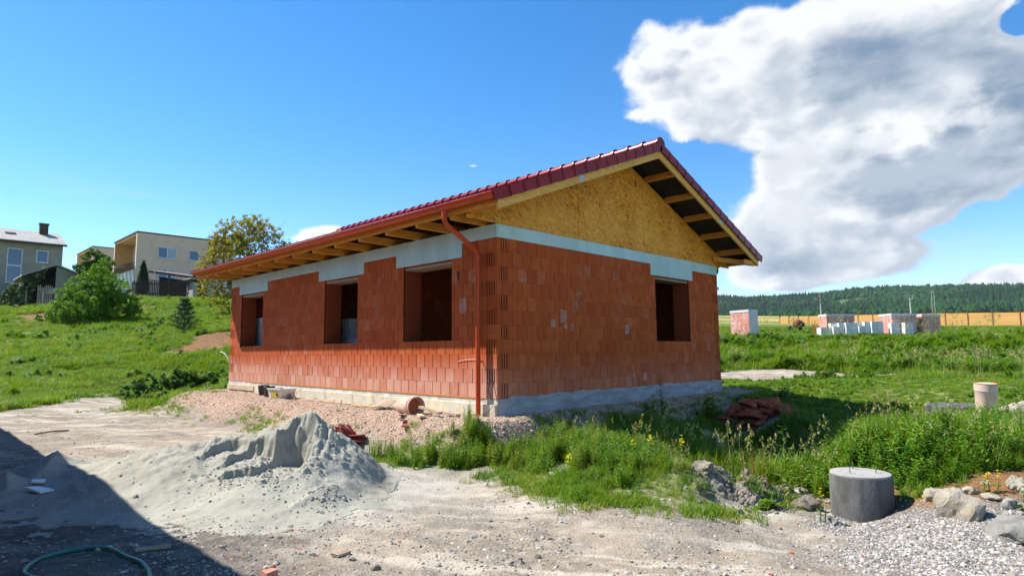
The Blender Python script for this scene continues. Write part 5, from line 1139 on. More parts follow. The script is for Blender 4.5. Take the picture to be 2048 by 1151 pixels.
import bmesh
def rock_mesh(seed, size, flat=.7, sub=3, rough=.16, mat='rock'):
    bm = bmesh.new(); bmesh.ops.create_icosphere(bm, subdivisions=sub, radius=.5); rs = np.random.default_rng(seed)
    P = np.array([v.co[:] for v in bm.verts]); ax = rs.uniform(.8, 1.25, 3)*np.array([1, 1, flat]); D = rs.normal(size=(9, 3)); D /= np.linalg.norm(D, axis=1)[:,None]; c = rs.uniform(.28, .42, 9)
    for d, k in zip(D, c):                                    # facets: planes shave the ball
        q = P@d; P = P-np.outer(np.maximum(q-k, 0), d)*.92
    n = fbm(P[:,0]*3+seed, P[:,1]*3+P[:,2]*2, 1.5, 3, seed)
    P = P*(1+n[:,None]*rough)*ax*size
    for v, p in zip(bm.verts, P): v.co = Vector(p)
    me = bpy.data.meshes.new('rock'); bm.to_mesh(me); bm.free(); me.materials.append(M[mat]); me.polygons.foreach_set('use_smooth', [True]*len(me.polygons)); me.set_sharp_from_angle(angle=R(24)); return me
def make_rocks():
    L = [(-.02,-6.30,.33,.85,'rock','tall pale yellowish boulder with a dark pitted side at the right'),
         (-.33,-6.72,.44,.6,'rock_grey','big flat grey boulder cut by the right edge of the photo'),
         (.42,-6.02,.20,.8,'rock','long light boulder just right of the concrete ring'),
         (.30,-6.16,.17,.7,'rock','rounded tan boulder wedged behind the long light one'),
         (.52,-6.30,.15,.7,'rock','small pale rock at the far end of the boulder row'),
         (.78,-6.62,.20,.7,'rock','smooth grey brown boulder highest at the right edge'),
         (.62,-6.74,.16,.7,'rock','orange tinted rock below the smooth boulder'),
         (.28,-6.62,.17,.6,'rock_grey','flat white grey rock behind the big grey boulder'),
         (.42,-6.48,.15,.6,'rock','angular pale rock beside the sunlit weeds'),
         (-.12,-5.70,.09,.7,'rock_grey','small grey stone at the foot of the ring'),
         (-.28,-5.26,.13,.6,'rock_grey','grey stone half sunk left of the ring foot'),
         (-.33,-5.92,.07,.7,'rock','lone yellowish stone on the grey chippings'),
         (.15,-4.86,.26,.75,'clod','large crumbly earth clod on the left of the ring'),
         (-.32,-4.08,.24,.8,'clod','topmost earth clod of the dirt heap'),
         (-.05,-4.28,.22,.8,'clod','earth clod in the middle of the dirt heap'),
         (-.55,-3.98,.20,.8,'clod','left earth clod of the dirt heap'),
         (-.22,-4.42,.16,.8,'clod','small front earth clod of the dirt heap'),
         (-4.50,-3.30,.065,.8,'clod','dark round stone at the bottom edge left of centre'),
         (-1.15,-2.15,.16,.5,'rock','chalky white stone patch lump among the weeds'),
         (-1.30,-2.35,.11,.5,'rock','smaller chalky stone beside the white lump')]
    for i, (x, y, s, fl, mt, lab) in enumerate(L):
        o = link('boulder' if s > .12 else 'stone', rock_mesh(400+i, s*1.12, fl, 4 if s > .15 else 3, .34 if mt != 'clod' else .5, mt), None, (x, y, gz(x, y)+s*fl*.14), (0,0,i*1.3)); tag(o, lab, 'boulder' if s > .12 else 'stone')
        if mt == 'clod': o['category'] = 'earth clod'; o.name = 'earth_clod'
    # rubble heap of broken clay blocks in the house's shade
    rs = random.Random(21); shapes = []
    for k in range(7):
        mb = MB(); w, d, h = rs.uniform(.10,.22), rs.uniform(.08,.2), rs.uniform(.02,.09)
        mb.prism([(-w,-d*rs.uniform(.5,1),0),(w*rs.uniform(.5,1),-d,0),(w,d*rs.uniform(.4,1),0),(-w*rs.uniform(.3,1),d,0)], (0,0,h)); shapes.append(mb.mesh('clay_piece', M['rubble']))
    words = ['lying flat on top','tilted up at the back','leaning at the left end','at the right end','in the middle','half buried in front','on edge near the top','at the foot','on the far side','beside the grey stone']
    sizes = ['large','small','broad','narrow','thick','thin','chipped']
    n = 0
    for i in range(62):
        a = rs.random()*6.28; q = math.sqrt(rs.random()); x = 5.95+math.cos(a)*q*.85; y = -1.85+math.sin(a)*q*.62; z = gz(x, y)+.27*(1-q*q)*rs.uniform(.55, 1.0)
        o = link('clay_rubble', shapes[i % 7], None, (x, y, z), (rs.uniform(-.6,.6), rs.uniform(-.6,.6), rs.random()*6.28))
        tag(o, 'broken red clay block piece in the shaded rubble heap', 'rubble piece', 'clay rubble heap in the shade behind the corner')
    me = rock_mesh(470, 1.0, .35, 3, .2, 'rubble'); o = link('rubble_core', me, None, (5.95,-1.85,gz(5.95,-1.85)), (0,0,.3)); o.scale = (1.5, 1.1, 1.1); tag(o, 'packed red clay crumbs under the shaded rubble heap', 'rubble heap')
make_rocks()

# ------------------------------------------------------------------ stacks of material on the bank
def block_stack(name, label, x, y, rz, nx, ny, nz, bl, mat, z=None, group=None, jitter=.006, missing=()):
    o = thing(name, label, 'block stack', (x, y, (ground_z(x, y) if z is None else z)), rz, group); me = MB(); g = .004
    me.box((g, g, g), (bl[0]-g, bl[1]-g, bl[2]-g)); me = me.mesh('block', mat); rs = random.Random(hash(label) % 999 if False else int(x*7+y*3))
    for k in range(nz):
        for j in range(ny):
            for i in range(nx):
                if 0 < i < nx-1 and 0 < j < ny-1 and k < nz-1: continue
                if (i, j, k) in missing: continue
                link('block', me, o, (i*bl[0]-nx*bl[0]/2+rs.uniform(-jitter, jitter), j*bl[1]-ny*bl[1]/2+rs.uniform(-jitter, jitter), k*bl[2]+.1))
    mb = MB(); W, D = nx*bl[0]/2, ny*bl[1]/2
    for t in (-1, 0, 1): mb.box((-W, t*(D-.05)-.05, 0), (W, t*(D-.05)+.05, .08))
    mb.box((-W, -D, .08), (W, D, .099)); mb.obj('pallet', M['wood_old'], o); return o
def ground_z(x, y): return float(ground_h(np.array([x]), np.array([y]))[0])
def stacks():
    def wrapped(label, x, y, rz, w, d, h, z, mats=('wrap','wrap_w')):
        o = thing('pallet_stack', label, 'pallet', (x, y, z), rz, 'film wrapped pallets of clay blocks on the bank')
        rs = random.Random(int(x*10)); nx, ny, nz = max(2, round(w/.25)), max(2, round(d/.25)), max(3, round(h/.24)); bx, by, bz = w/nx, d/ny, h/nz
        q = MB(); q.box((.005, .005, .004), (bx-.005, by-.005, bz-.004)); bme = q.mesh('block', M['wrap'])
        for k in range(nz):
            for j in range(ny):
                for i in range(nx):
                    if 0 < i < nx-1 and 0 < j < ny-1 and k < nz-1: continue
                    link('block', bme, o, (-w/2+i*bx+rs.uniform(-.008, .008), -d/2+j*by+rs.uniform(-.008, .008), k*bz))
        n = 8; V = [(-w/2-.015+(w+.03)*i/n, -d/2-.015+(d+.03)*j/n, h+.012+rs.uniform(0, .022)) for j in range(n+1) for i in range(n+1)]; q = MB(); q.add(V, [(j*(n+1)+i, j*(n+1)+i+1, (j+1)*(n+1)+i+1, (j+1)*(n+1)+i) for j in range(n) for i in range(n)], 0, True)
        q.box((-w/2-.016, -d/2-.016, h-.10), (-w/2-.012, d/2+.016, h+.02)); q.box((-w/2-.011, -d/2-.016, h-.10), (w/2+.016, -d/2-.012, h+.02)); q.obj('top_film', M['wrap_w'], o)
        if w < 1: q = MB(); q.box((-w/2-.010, -d/2-.020, .0), (w/2+.014, -d/2-.015, h-.101)); q.obj('side_film', M['wrap_w'], o)
        mb = MB(); mb.box((-w/2,-d/2,-.13), (w/2,d/2,-.02)); mb.obj('pallet', M['wood_old'], o)
        for k in range(5):
            mb = MB(); xx = -w/2+(k+.5)*w/5; mb.box((xx-.006,-d/2-.018,.02), (xx+.006,-d/2-.013,h-.02)); mb.obj('strap', M['white_pl'], o)
        return o
    G = lambda x, y: ground_z(x, y)
    for args in (('leftmost film wrapped pallet of red blocks next to the house corner',24.5,6.6,-.34,.62,1.25,1.30,ground_z(24.5,6.6)+.12),
                 ('reddish wrapped pallet behind the white block row',31.2,4.1,-.78,1.6,.9,.95,ground_z(31.2,4.1)+.1),
                 ('long pink wrapped pallet right of the white blocks',29.9,.75,-.72,1.35,1.0,1.0,ground_z(29.9,.75)+.1),
                 ('rightmost wrapped pallet with pale open end',30.9,-.2,-.62,1.1,1.0,.92,ground_z(30.9,-.2)+.1)): wrapped(*args)
    # white aerated block stacks in a row
    a, b = Vector((27.4, 3.7, 0)), Vector((28.9, 1.1, 0)); labs = ['white block stack at the left end of the row, half hidden in grass','second white block stack from the left in the row','third white block stack in the row, by the middle','fourth white block stack with an uneven top','white block stack at the right of the row']
    for i in range(5):
        p = a.lerp(b, (i+.2)/5); z = ground_z(p.x, p.y)+.08; nx = 2; top = {(0,0,2)} if i % 2 else {(1,1,2)}
        block_stack('block_stack', labs[i], p.x, p.y, -.78, 2, 2, 3 if i else 2, (.30,.24,.20), M['aac'], z-.12+.02*i, 'white block stacks in a row on the bank', missing=top)
    block_stack('block_stack', 'separate small white block stack standing on red bricks', 29.0, .72, -.7, 2, 1, 3, (.24,.24,.19), M['aac'], ground_z(29.0,.72)+.05)
    block_stack('block_stack', 'last low white block stack beside the pink pallet', 29.1, .15, -.7, 2, 1, 3, (.24,.24,.19), M['aac'], ground_z(29.1,.15)+.05)
    o = thing('safety_net', 'orange safety net on stakes beside the white blocks', 'net', (27.3, 4.15, ground_z(27.3,4.15)), -.78); 
    mb = MB()
    for i in range(8): mb.box((i*.07,-.006,0), (i*.07+.02,.006,.75-.06*i)); mb.box((0,-.004,i*.09+.03), (.52-.03*i,.004,i*.09+.055))
    mb.obj('net', M['net'], o)
    o = thing('mixer', 'small rusty brown and dark concrete mixer standing on the far bank', 'mixer', (33.6, 7.3, ground_z(33.6, 7.3)+.1), -.6)
    mb = MB(); mb.lathe((0,0,.25), [(.0,0),(.30,.05),(.36,.3),(.30,.55),(.18,.7)], 14, axis=(.5,-.4,.8)); mb.obj('drum', M['barrier_post'], o); o.scale = (.8, .8, .8)
    mb = MB(); mb.tube([(-.4,0,0),(0,0,.6),(.4,0,0)], .03, 5); mb.tube([(0,.4,0),(0,0,.6)], .03, 5); mb.obj('stand', M['pole_dark'], o)
    for s in (-1, 1): mb = MB(); mb.lathe((.45*s,0,.18), [(.0,-.04),(.18,-.04),(.18,.04),(0,.04)], 14, axis=(0,1,0)); mb.obj('wheel', M['wheel'], o)
    mb = MB(); mb.box((.35,-.2,.3), (.75,.2,.62)); mb.obj('motor_box', M['wheel'], o)
    # block stacks inside the house seen through the openings
    block_stack('block_stack', 'tall stack of pale blocks inside behind the far left opening', .80, 10.72, 0, 2, 2, 8, (.24,.29,.25), M['aac'], .0, missing={(0,0,7),(0,1,7)})
    block_stack('block_stack', 'pale dusty block stack inside behind the middle opening', 1.0, 6.42, .0, 1, 2, 6, (.24,.20,.25), M['aac'], .05)
    block_stack('block_stack', 'low pale blocks lying behind the middle opening', .92, 5.88, .0, 1, 2, 4, (.30,.24,.25), M['aac'], .05)
    o = thing('stepladder', 'dark folded machine on a stand inside behind the near opening', 'machine', (1.7, 3.0, .05)); mb = MB()
    mb.lathe((0,0,.75), [(0,0),(.12,.02),(.14,.25),(.10,.42),(0,.45)], 12); mb.obj('drum', M['pole_dark'], o); mb = MB()
    for a in range(3): mb.tube([(math.cos(a*2.1)*.25, math.sin(a*2.1)*.25, 0), (0,0,.8)], .015, 5)
    mb.obj('leg_frame', M['metal'], o); o.name = 'machine_on_stand'
stacks()

# ------------------------------------------------------------------ far right: barrier, poles
def far_right():
    A, B = Vector((119.5, -12.6, 0)), Vector((196.3, 70.8, 0)); D = B-A; n = 19; L_ = D.length; u = D/L_; nr = Vector((-u.y, u.x, 0))
    o = thing('noise_barrier', 'long ochre timber noise barrier with rusty posts across the plateau', 'noise barrier', (0,0,0))
    def zt(k): f = k/n; return 2.85+ (8.2-2.85)*f+1.3*f*(1-f)
    for k in range(n+1):
        p = A+D*(k/n); z = zt(k); mb = MB(); mb.obox((p.x, p.y, z+1.45), u*.13, nr*.16, (0,0,1.75)); mb.obj('post', M['barrier_post'], o)
        if k == n: break
        q = A+D*((k+1)/n); z2 = zt(k+1)
        for j in range(7):
            h0, h1 = j*.42, j*.42+.405; mb = MB(); a, b = p+u*.14, q-u*.14
            mb.prism([(a.x, a.y, z+h0-.15), (b.x, b.y, z2+h0-.15), (b.x, b.y, z2+h1-.15), (a.x, a.y, z+h1-.15)], nr*.08); mb.obj('plank', M['barrier'], o)
    def pole(name, lab, x, y, zb, h, kind):
        o = thing(name, lab, 'power pole', (x, y, zb)); mb = MB(); mb.tube([(0,0,-.5), (0,0,h)], [.16,.10], 8); mb.obj('shaft', M['pole'] if kind != 'dark' else M['pole'], o)
        r = Vector(RH+(0,))
        if kind == 'y':
            mb = MB()
            for s in (-1, 1): mb.tube([Vector((0,0,h-.9)), r*s*.75+Vector((0,0,h+.35))], .06, 5)
            mb.tube([r*-1.0+Vector((0,0,h+.3)), r*1.0+Vector((0,0,h+.3))], .05, 5); mb.obj('crossarm', M['pole'], o)
        else:
            mb = MB(); mb.tube([r*-.9+Vector((0,0,h-.7)), r*.9+Vector((0,0,h-.7))], .07, 5); mb.obj('crossarm', M['pole_dark'], o)
            mb = MB(); mb.box((-.35,-.3,h-.1), (.35,.3,h+.55)); mb.obj('transformer', simple('dull_red_box', (.22,.11,.10), None, 5, .8), o)
        for s in (-1, 0, 1):
            mb = MB(); q = r*s*.8+Vector((0,0,h-.6 if kind != 'y' else h+.35)); mb.lathe(q, [(.07,0),(.09,.12),(.05,.3)], 6); mb.obj('insulator', M['pole_dark'], o)
    def at(px, d): s = (px-1024)/1231.4*d; return xy(s, d)
    x, y = at(1642, 125); pole('power_pole', 'left power pole with a transformer box at its top', x, y, ground_z(x, y)-.3, 6.1, 'dark')
    x, y = at(1822, 108); pole('power_pole', 'pale power pole with a forked top in front of the barrier', x, y, ground_z(x, y)-.2, 5.2, 'y')
    x, y = at(1868, 330); zb = ground_z(x, y); o = thing('lattice_pylon', 'slim steel lattice pylon standing before the wooded hill', 'pylon', (x, y, zb)); mb = MB(); h = 16; r = Vector(RH+(0,)); w = .9
    for s in (-1, 1): mb.tube([r*s*w+Vector((0,0,-2)), r*s*w*.75+Vector((0,0,h))], .11, 4)
    for k in range(9): a, b = k*h/9, (k+1)*h/9; s = 1 if k % 2 else -1; mb.tube([r*s*w*.95+Vector((0,0,a)), r*-s*w*.9+Vector((0,0,b))], .06, 4)
    mb.obj('mast', M['pole'], o); mb = MB(); mb.tube([r*-2.2+Vector((0,0,h-1.2)), r*2.2+Vector((0,0,h-1.2))], .09, 4); mb.obj('crossarm', M['pole'], o)
    x1, y1 = at(2300, 330); mb = MB()
    for dz, s in ((h-1.0, -2), (h-1.0, 2)):
        p = Vector((x, y, zb+dz))+r*s; q = Vector((x1, y1, zb+dz+1))+r*s; mb.tube([p.lerp(q, t/8)-Vector((0,0,4*(t/8)*(1-t/8))) for t in range(9)], .045, 3, False)
    mb.obj('power_line', M['pole_dark'], o)
far_right()

# ------------------------------------------------------------------ wooded hill
def hill():
    az_px = [(200,700),(700,690),(1100,640),(1300,606),(1440,598),(1500,600),(1560,600),(1600,597),(1640,591),(1700,583),(1760,578),(1830,577),(1900,575),(1960,574),(2048,576),(2300,585),(2700,590),(3600,600)]
    xs = np.array([math.degrees(math.atan((p-1024)/1231.4)) for p, _ in az_px]); el = np.array([math.atan((705.5-(p-1024)*.0081-v)/1231.4/math.sqrt(1+((p-1024)/1231.4)**2)) for p, v in az_px])
    a = np.linspace(-20, 66, 260); E = np.interp(a, xs, el); E = np.convolve(np.pad(E, 3, 'edge'), np.ones(7)/7, 'valid')
    r = np.linspace(930, 2500, 90); A, Rr = np.meshgrid(a, r); Eg = np.interp(A, a, E)
    th = HEAD-np.radians(A); X = CX+Rr*np.cos(th); Y = CY+Rr*np.sin(th); H = np.tan(Eg)*1750*1.0-8
    f = sstep(880, 1750, Rr); back = sstep(1750, 2700, Rr); base = 44*np.clip((A+2)/20, 0, 1)+2
    Z = (base-6)+(H-base)*f**1.15*(1-back*.5)+(fbm(X, Y, 1/260, 4, 301)*34-3)*f*(1-f*.45)*np.clip(H/120, 0, 1)
    V = np.stack([X.ravel(), Y.ravel(), Z.ravel()], 1); n = len(a); i = np.arange(len(r)-1)[:,None]*n; j = np.arange(n-1)[None]; Q = np.stack([i+j, i+j+1, i+n+j+1, i+n+j], -1).reshape(-1, 4)
    m = simple('hill_meadow', (0.035,0.075,0.018), (0.06,0.11,0.022), .01, .95, 0)
    me = big_mesh('wooded_hill', V, Q, m); tag(link('wooded_hill', me), kind='structure')
    # trees in numpy: conifers as ragged cones, broadleaves as lumpy balls
    N = 20000; aa = RNG.uniform(13, 46, N); rr = np.sqrt(RNG.uniform(940**2, 2100**2, N)); th = HEAD-np.radians(aa); x = CX+rr*np.cos(th); y = CY+rr*np.sin(th)
    from_a = np.interp(aa, a, np.arange(n)); fr = (rr-930)/(2500-930)*(len(r)-1); z = Z[np.clip(fr.astype(int), 0, len(r)-2), np.clip(from_a.round().astype(int), 0, n-1)]
    keep = (fbm(x, y, 1/150, 3, 305) > -.42) & ~((rr < 1250) & (fbm(x, y, 1/120, 3, 307) > .12)); x, y, z, rr = x[keep], y[keep], z[keep], rr[keep]; n_ = len(x)
    con = fbm(x, y, 1/110, 3, 309)+RNG.normal(0, .2, n_) > .10; k = 6; VV = []; QQ = []; tone = []
    hh = RNG.uniform(11, 18, n_)*np.where(con, 1.15, .9); ww = np.where(con, hh*.20, hh*.36); t0 = RNG.random(n_)
    prof_c = [(1.0,.10),(.62,.35),(.80,.36),(.42,.62),(.52,.63),(.0,1.0)]; prof_b = [(.45,.12),(1.0,.42),(.95,.62),(.6,.86),(.35,.95),(0,1.0)]
    ang = np.arange(k)/k*6.283
    for p in range(6):
        rad = np.where(con, prof_c[p][0], prof_b[p][0]); hf = np.where(con, prof_c[p][1], prof_b[p][1])
        jr = 1+RNG.uniform(-.3, .3, (n_, k)); a_ = ang[None]+t0[:,None]*6
        VV.append(np.stack([x[:,None]+np.cos(a_)*(ww*rad)[:,None]*jr, y[:,None]+np.sin(a_)*(ww*rad)[:,None]*jr, (z+hh*hf)[:,None]-2+RNG.uniform(-.6, .6, (n_, k))], -1))
    Vt = np.stack(VV, 1).reshape(-1, 3); b = (np.arange(n_)*6*k)[:,None,None]; i = (np.arange(5)*k)[None,:,None]; j = np.arange(k)[None,None]; j2 = (j+1) % k
    Qt = np.stack([b+i+j, b+i+j2, b+i+k+j2, b+i+k+j], -1).reshape(-1, 4)
    tn = (np.where(con, .22, .55)+RNG.normal(0, .08, n_)+.35*fbm(x, y, 1/200, 3, 311)).clip(0, 1); tn = np.repeat(tn, 5*k)
    me = big_mesh('hill_forest', Vt, Qt, M['forest'], smooth=False, fattr={'tone': tn}); tag(link('hill_forest', me), 'dense dark mixed forest covering the distant hill', kind='stuff')
hill()
# ------------------------------------------------------------------ trees and shrubs
def leaf_cloud(name, centers, radii, n, size, mat, parent, seed, flat=1.0, asp=.55, shell=.45, droop=0.0, tone_up=0.25, clump=None, rk=1.0):
    """many small folded leaves spread through lumps; centres/radii are the lumps"""
    rs = np.random.default_rng(seed); C = np.array(centers, float); Rd = np.array(radii, float)
    if clump:                                                   # break each lump into twig clusters
        m = clump; w = Rd**2/np.sum(Rd**2); pick = rs.choice(len(C), m, p=w); d = rs.normal(size=(m, 3)); d /= np.linalg.norm(d, axis=1)[:,None]; q = (shell+(1-shell)*rs.random(m)**.6)
        C2 = C[pick]+d*(Rd[pick]*q)[:,None]*np.array([1, 1, flat]); R2 = Rd[pick]*rs.uniform(.13, .30, m)*rk; C, Rd = C2, R2; up0 = d[:,2]
    w = Rd**2/np.sum(Rd**2); pick = rs.choice(len(C), n, p=w); d = rs.normal(size=(n, 3)); d /= np.linalg.norm(d, axis=1)[:,None]
    P = C[pick]+d*(Rd[pick]*rs.random(n)**.45)[:,None]*np.array([1, 1, flat])
    nr = d*.6+rs.normal(size=(n, 3))*.6+np.array([0, 0, .45]); nr /= np.linalg.norm(nr, axis=1)[:,None]
    t1 = np.cross(nr, rs.normal(size=(n, 3))); t1 /= np.linalg.norm(t1, axis=1)[:,None]; t2 = np.cross(nr, t1); s = (size*rs.uniform(.6, 1.3, n))[:,None]
    a = P-t1*s*.5; c = P+t1*s*.5-np.array([0, 0, 1])*s*droop; b = P+t2*s*asp*.5+nr*s*.06; e = P-t2*s*asp*.5+nr*s*.06
    V = np.stack([a, b, c, e], 1).reshape(-1, 3); Q = np.arange(4*n).reshape(-1, 4); tc = rs.random(len(C)); tone = (.55*tc[pick]+.45*rs.random(n)).clip(0, 1)
    me = big_mesh(name, V, Q, M[mat], smooth=False, fattr={'tone': tone}); return link(name, me, parent)
def limbs(o, base_r, h, tips, seed, mat='bark', name='trunk', fork=.35):
    rs = random.Random(seed); mb = MB(); top = Vector((rs.uniform(-.1,.1)*h, rs.uniform(-.1,.1)*h, h*fork)); mb.tube([(0,0,-.2), top*.5+Vector((.03*h,0,0)), top], [base_r, base_r*.85, base_r*.7], 9)
    for t in tips:
        t = Vector(t); m = top.lerp(t, .5)+Vector((rs.uniform(-.08,.08)*h, rs.uniform(-.08,.08)*h, rs.uniform(0,.05)*h)); mb.tube([top, m, t], [base_r*.5, base_r*.28, base_r*.06], 6)
        for _ in range(4):
            e = t+Vector((rs.uniform(-.16,.16)*h, rs.uniform(-.16,.16)*h, rs.uniform(-.06,.15)*h)); mb.tube([m.lerp(t, rs.uniform(.2,.9)), e], [base_r*.13, base_r*.03], 4)
    mb.obj(name, M[mat], o)
def plants():
    r3 = Vector(RH+(0,)); f3 = Vector(FH+(0,))
    def pos(x, y, dz=0): return (x, y, ground_z(x, y)+dz)
    # sparse yellowing walnut behind the far corner of the house
    o = thing('walnut_tree', 'sparse yellowish green tree rising behind the far left end of the house', 'tree', pos(9.6, 34.8)); h = 6.6; rs = random.Random(4); cs = []; rd = []
    blobs = [(-1.9,0,2.9,1.0),(-1.5,.3,4.3,1.1),(-.6,0,5.1,1.1),(.5,.2,5.4,1.0),(1.5,0,4.9,.9),(2.3,.2,4.0,.8),(.3,-.2,3.9,1.3),(-2.0,0,1.7,.9),(-1.2,.2,.9,.9),(1.5,.1,3.0,1.0),(-.2,.1,2.3,1.2),(-2.2,.3,3.7,.7),(2.9,0,3.3,.5)]
    for a, b, c, r in blobs: p = r3*a+f3*b; cs.append((p.x*1.13, p.y*1.13, c*1.12)); rd.append(r*1.12)
    leaf_cloud('crown', cs, rd, 25000, .135, 'leaf_walnut', o, 11, .9, clump=1500, shell=.25, rk=.55); limbs(o, .19, h, cs, 5, fork=.22)
    # big bright bush on the slope
    o = thing('bush', 'big bright green bush on the grassy slope below the white house', 'bush', pos(3.1, 44.0, -.1)); cs = []; rd = []
    for a, b, c, r in [(-2.2,0,1.0,1.1),(-2.1,0,2.2,.8),(-1.2,0,2.6,1.0),(-1.3,-.2,1.1,1.3),(0,.2,3.4,1.0),(.1,0,2.0,1.4),(.2,-.3,.9,1.3),(1.2,0,2.4,1.1),(1.5,0,1.1,1.2),(2.3,.1,1.5,.9),(.1,.2,4.3,.6),(-.7,.2,3.6,.6),(2.5,.2,.7,.7)]: p = r3*a+f3*b; cs.append((p.x, p.y, c)); rd.append(r)
    leaf_cloud('foliage', cs, rd, 36000, .14, 'leaf_bush', o, 21, .95, clump=1400, shell=.45, rk=.7); limbs(o, .10, 4.0, cs[:8], 22, fork=.15)
    o = thing('dark_tree', 'darker tree crown rising just behind the big bright bush', 'tree', pos(5.3, 56.5)); cs = []; rd = []
    for a, b, c, r in [(0,0,4.0,.9),(-.9,0,3.2,.8),(.8,0,3.5,.8),(.1,.2,2.6,1.1),(0,0,4.6,.45)]: p = r3*a+f3*b; cs.append((p.x, p.y, c)); rd.append(r)
    leaf_cloud('crown', cs, rd, 13000, .19, 'leaf_dark', o, 31, .9, clump=260); limbs(o, .14, 4.5, cs, 32)
    # blossoming elder in front of the grey house
    o = thing('elder_bush', 'pale flowering shrub leaning in front of the grey house', 'bush', pos(1.2, 59.9)); cs = []; rd = []
    for a, b, c, r in [(-1.6,0,.6,.8),(-.8,0,1.2,.9),(.1,0,1.9,.8),(.7,0,2.6,.6),(-.2,0,.8,.9),(1.1,0,3.1,.5)]: p = r3*a+f3*b; cs.append((p.x, p.y, c)); rd.append(r)
    leaf_cloud('foliage', cs, rd, 9000, .2, 'leaf_elder', o, 41, .9, clump=220); limbs(o, .08, 2.4, cs, 42)
    # thuja by the beige house
    o = thing('thuja', 'slim dark green column thuja beside the beige house wall', 'conifer', pos(11.6, 66.2)); cs = [(0,0,.4+.34*i) for i in range(11)]; rd = [.62*(1-((i/10.5)**2.2)*.85) for i in range(11)]
    leaf_cloud('foliage', cs, rd, 7000, .2, 'leaf_thuja', o, 51, 1.0, shell=.6); mb = MB(); mb.tube([(0,0,-.2),(0,0,3.4)], [.09,.03], 6); mb.obj('trunk', M['bark'], o)
    # young pine on the slope
    o = thing('young_pine', 'small young pine standing alone on the grassy slope', 'pine tree', pos(4.6, 30.3, -.05)); rs = random.Random(8); mb = MB(); mb.tube([(0,0,-.1),(0,0,2.05)], [.045,.012], 6); V = []; T = []
    lp = []; 
    for w in range(7):
        z = .22+w*.27; n = 6; L_ = .78*(1-w/8.2)
        for i in range(n):
            a = i*6.283/n+w*.6+rs.uniform(-.2,.2); e = Vector((math.cos(a)*L_, math.sin(a)*L_, z+L_*.42)); mb.tube([(0,0,z), e], [.014,.006], 4)
            for k in range(5): lp.append(Vector((0,0,z)).lerp(e, .35+.65*k/4))
    mb.obj('trunk', M['bark'], o); leaf_cloud('needles', [tuple(p) for p in lp]+[(0,0,2.0),(0,0,1.8)], [.12]*len(lp)+[.12,.14], 6500, .13, 'leaf_pine', o, 61, 1.0, asp=.12)
    # low dark broad leaved bush at the meadow edge by the gravel
    o = thing('elderberry_bush', 'low dark leafy bush at the left end of the gravel bank', 'bush', pos(-.35, 15.3, -.02)); cs = []; rd = []
    for a, b, c, r in [(-1.25,-.3,.15,.38),(-.8,-.2,.35,.5),(-.2,0,.45,.55),(.45,.1,.5,.55),(1.0,.2,.38,.5),(.1,-.4,.2,.45),(-.7,-.5,.15,.4),(.75,-.3,.25,.4)]: p = r3*a+f3*b; cs.append((p.x, p.y, c)); rd.append(r)
    leaf_cloud('foliage', cs, rd, 9000, .10, 'leaf_dark', o, 71, .85, asp=.62, clump=170); limbs(o, .03, .7, cs[:5], 72, fork=.1)
    o = thing('small_bush', 'small bright leafy clump in front of the low dark bush', 'bush', pos(-1.35, 12.9, -.02)); leaf_cloud('foliage', [(0,0,.12),(.35,-.35,.1),(-.3,.3,.1),(.1,.1,.22)], [.3,.25,.25,.22], 2600, .085, 'leaf_bush', o, 73, .8, asp=.6, clump=50)
    for i, (x, y, s, lab) in enumerate([(6.1, 23.2, .55, 'dark shrub low on the slope left of the bare soil'), (2.2, 20.8, .4, 'small round weed bush in the middle of the left meadow'), (-.8, 36.5, .7, 'low green shrub at the left edge of the slope'), (1.0, 47.2, .8, 'dark low shrub under the bare soil bank at the left')]):
        o = thing('shrub', lab, 'shrub', pos(x, y, 0)); leaf_cloud('foliage', [(0,0,.3*s),(.7*s,0,.25*s),(-.6*s,.2,.25*s)], [.7*s,.5*s,.5*s], 1800, .11, 'leaf_dark' if i in (0,3) else 'leaf_bush', o, 75+i, .8, asp=.6, clump=40)
    # single tall weeds in the shade and sun near the ring
    def weed(name, lab, cat, x, y, h, n, leaf, mat, seed, stems=1, narrow=.3, fl=0, grp=None):
        me = herb(seed, h, n, leaf, mat, stems=stems, narrow=narrow, flowers=fl); tag(link(name, me, None, (x, y, gz(x, y)-.01), (0,0,seed)), lab, cat, grp)
    weed('thistle', 'tall single green thistle standing left of the concrete ring', 'thistle', .35, -4.55, .78, 26, .16, 'weed', 501, 1, .28)
    weed('dock_plant', 'rusty red stemmed dock plant on the earth heap', 'dock plant', -.02, -4.33, .42, 10, .06, 'dock', 502, 7, .3)
    weed('broadleaf_weed', 'flat broad leaved rosette in front of the earth heap', 'weed', -.42, -4.62, .10, 14, .13, 'weed', 503, 3, .75)
    weed('rosette_weed', 'small broad leaved rosette at the verge edge near the centre', 'weed', -1.62, -2.9, .10, 14, .11, 'weed', 504, 3, .7)
    weed('mustard_plant', 'yellow flowering plant at the foot of the concrete ring', 'flowering weed', -.30, -5.12, .30, 9, .09, 'weed', 505, 2, .35, 5)
    weed('tall_weed', 'tall dark feathery weed in front of the gable wall', 'tall weed', 3.75, -.85, .95, 34, .22, 'weed', 506, 2, .25)
    weed('nettle', 'dense dark nettle clump near the far end of the gable wall', 'nettle', 5.5, -.95, .8, 30, .20, 'weed', 507, 6, .45)
    weed('nettle', 'lower nettle clump left of the taller one by the gable wall', 'nettle', 3.0, -1.0, .55, 26, .17, 'weed', 508, 6, .45)
    weed('thistle', 'leafy thistle at the top of the red rubble heap', 'thistle', 8.6, -1.4, .45, 20, .22, 'weed', 509, 5, .4)
    weed('yellow_weed', 'yellow flowered weed among the boulders at the right', 'flowering weed', .55, -6.45, .22, 8, .08, 'weed', 510, 3, .35, 5)
